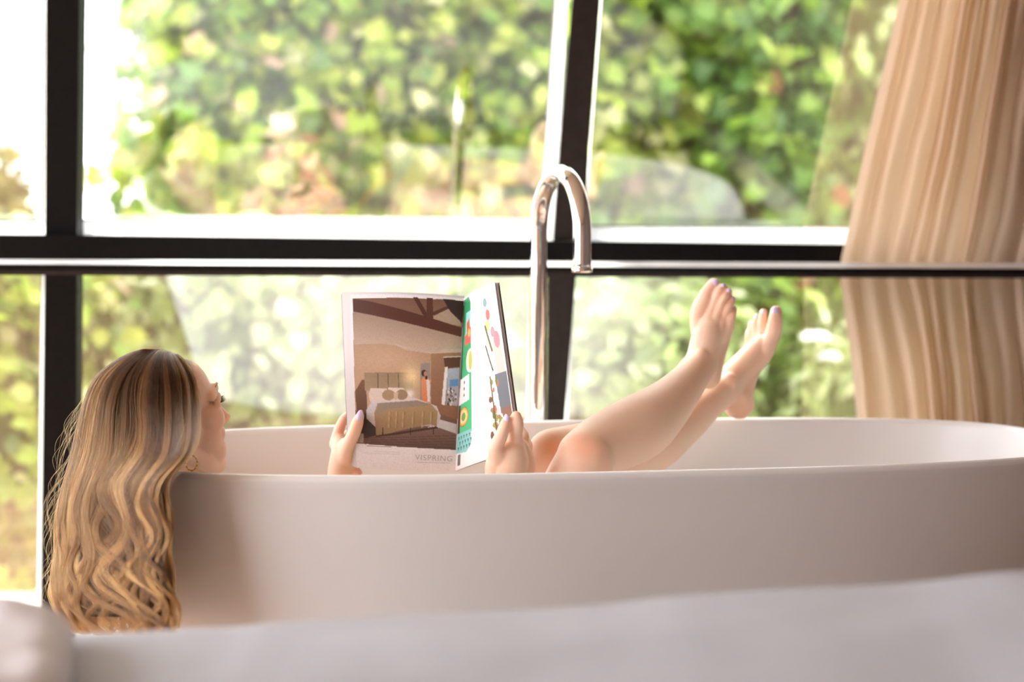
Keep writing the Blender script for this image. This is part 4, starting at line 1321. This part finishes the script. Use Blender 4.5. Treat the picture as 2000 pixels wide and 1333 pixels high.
def sx(px, Y): return (px - 1000) / F * Y
def sz_(py, Y): return CAM_Z - (py - 400) / F * Y
Y = 8.4
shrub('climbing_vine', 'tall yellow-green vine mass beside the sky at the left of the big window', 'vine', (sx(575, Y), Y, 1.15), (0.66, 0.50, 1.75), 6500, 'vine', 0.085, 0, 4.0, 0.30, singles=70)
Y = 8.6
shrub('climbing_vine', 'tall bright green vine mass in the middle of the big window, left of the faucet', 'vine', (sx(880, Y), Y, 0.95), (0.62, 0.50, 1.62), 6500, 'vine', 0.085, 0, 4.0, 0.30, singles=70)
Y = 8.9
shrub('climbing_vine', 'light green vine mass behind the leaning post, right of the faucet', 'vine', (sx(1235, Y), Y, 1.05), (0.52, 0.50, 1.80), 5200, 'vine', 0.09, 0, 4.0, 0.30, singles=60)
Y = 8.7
shrub('climbing_vine', 'dark green leafy mass between the leaning post and the curtain', 'vine', (sx(1470, Y), Y, 1.05), (0.42, 0.50, 1.80), 5000, 'dark', 0.085, 0, 4.0, 0.30, singles=60)  # darker leaf mix stands in for the weaker light on this mass
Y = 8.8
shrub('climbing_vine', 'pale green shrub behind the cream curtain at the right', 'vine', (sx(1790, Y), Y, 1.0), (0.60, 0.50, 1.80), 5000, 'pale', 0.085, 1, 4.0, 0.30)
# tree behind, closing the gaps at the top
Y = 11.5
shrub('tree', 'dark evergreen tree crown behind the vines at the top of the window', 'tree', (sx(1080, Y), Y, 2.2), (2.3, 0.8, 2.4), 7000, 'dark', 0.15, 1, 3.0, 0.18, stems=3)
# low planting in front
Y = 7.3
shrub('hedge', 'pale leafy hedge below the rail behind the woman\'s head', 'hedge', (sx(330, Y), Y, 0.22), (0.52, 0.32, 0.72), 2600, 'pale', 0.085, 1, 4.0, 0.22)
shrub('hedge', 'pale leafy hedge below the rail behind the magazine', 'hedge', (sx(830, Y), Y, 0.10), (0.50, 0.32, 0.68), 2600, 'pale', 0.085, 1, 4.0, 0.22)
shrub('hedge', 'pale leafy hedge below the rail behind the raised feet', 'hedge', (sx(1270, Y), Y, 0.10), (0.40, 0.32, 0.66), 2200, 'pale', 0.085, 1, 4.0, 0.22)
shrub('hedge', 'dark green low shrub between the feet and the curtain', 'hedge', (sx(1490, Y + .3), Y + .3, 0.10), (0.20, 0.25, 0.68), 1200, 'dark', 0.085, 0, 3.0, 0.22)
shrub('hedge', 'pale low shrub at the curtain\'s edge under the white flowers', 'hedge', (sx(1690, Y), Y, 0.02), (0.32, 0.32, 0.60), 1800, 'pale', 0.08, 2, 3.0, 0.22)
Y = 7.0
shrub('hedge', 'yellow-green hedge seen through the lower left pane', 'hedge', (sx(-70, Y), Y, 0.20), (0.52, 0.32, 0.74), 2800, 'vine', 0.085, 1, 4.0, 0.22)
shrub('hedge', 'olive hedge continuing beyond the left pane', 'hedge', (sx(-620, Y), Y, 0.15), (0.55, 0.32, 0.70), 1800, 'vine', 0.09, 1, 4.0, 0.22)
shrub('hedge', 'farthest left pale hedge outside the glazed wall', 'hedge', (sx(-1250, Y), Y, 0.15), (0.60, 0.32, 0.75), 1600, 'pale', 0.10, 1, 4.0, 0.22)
Y = 9.8
shrub('round_bush', 'small round olive bush against the sky at the far left', 'bush', (sx(-8, Y), Y, 0.55), (0.20, 0.20, 0.80), 2200, 'olive', 0.06, 1, 2.6, 0.10)
Y = 7.5
shrub('red_creeper', 'reddish creeper clump in front of the vines left of the magazine', 'creeper', (sx(570, Y), Y, 0.75), (0.13, 0.14, 0.50), 600, 'red', 0.075, 0, 3.0, 0.2)
# low greenery on the ground
n = 8000
q = np.column_stack([rng.uniform(-5.0, 2.8, n), rng.uniform(5.5, 8.4, n), np.full(n, -0.27) + 0.12 * rng.random(n)])
gc = leaves('ground_cover', q, rng.standard_normal((n, 3)) * 0.6 + np.array([0, -0.4, 1]), 0.06 + 0.05 * rng.random(n), palette('vine', n), 1, None)
tag(gc, 'low leafy ground cover spreading outside the window', 'ground cover')
# white umbel flowers
M_petal = noisy(mat('petal', rough=0.8), 40, (0.82, 0.78, 0.74), (0.9, 0.86, 0.82))
for (fx, fy, rr_, lab) in ((1592, 662, 0.050, 'larger white umbel flower head right of the feet'), (1618, 700, 0.036, 'smaller white flower head just below and right of the larger one')):
    Yf = 6.85
    c = P(fx, fy, Yf)
    fl = empty('white_flower', (c.x, c.y, -0.28), lab, 'flower', 'white flowers by the curtain')
    v, f = tube(smoothpath([(c.x + 0.02, c.y, -0.28), (c.x - 0.01, c.y, c.z - 0.25), (c.x, c.y, c.z)], 10), 0.004, 8)
    mesh_obj('stem', v, f, mat('stem_green', (0.25, 0.38, 0.1), 0.7), fl)
    V_, F_ = [], []
    for k in range(90):
        a = random.uniform(0, 6.28); r0 = rr_ * math.sqrt(random.random())
        p_ = (c.x + r0 * math.cos(a), c.y + r0 * math.sin(a), c.z + 0.4 * (rr_ - r0 * r0 / rr_) + random.uniform(-.004, .004))
        v, f = ico(p_, (0.009, 0.009, 0.006), None, 1); o_ = len(V_); V_ += v; F_ += [[i + o_ for i in q_] for q_ in f]
    h_ = mesh_obj('flower_head', V_, F_, M_petal, fl)
    for k in range(7):
        a = 2 * math.pi * k / 7
        v, f = tube([(c.x, c.y, c.z - 0.04), (c.x + rr_ * 0.7 * math.cos(a), c.y + rr_ * 0.7 * math.sin(a), c.z + 0.01)], 0.0015, 6)
        mesh_obj('stalk', v, f, bpy.data.materials['stem_green'], fl)
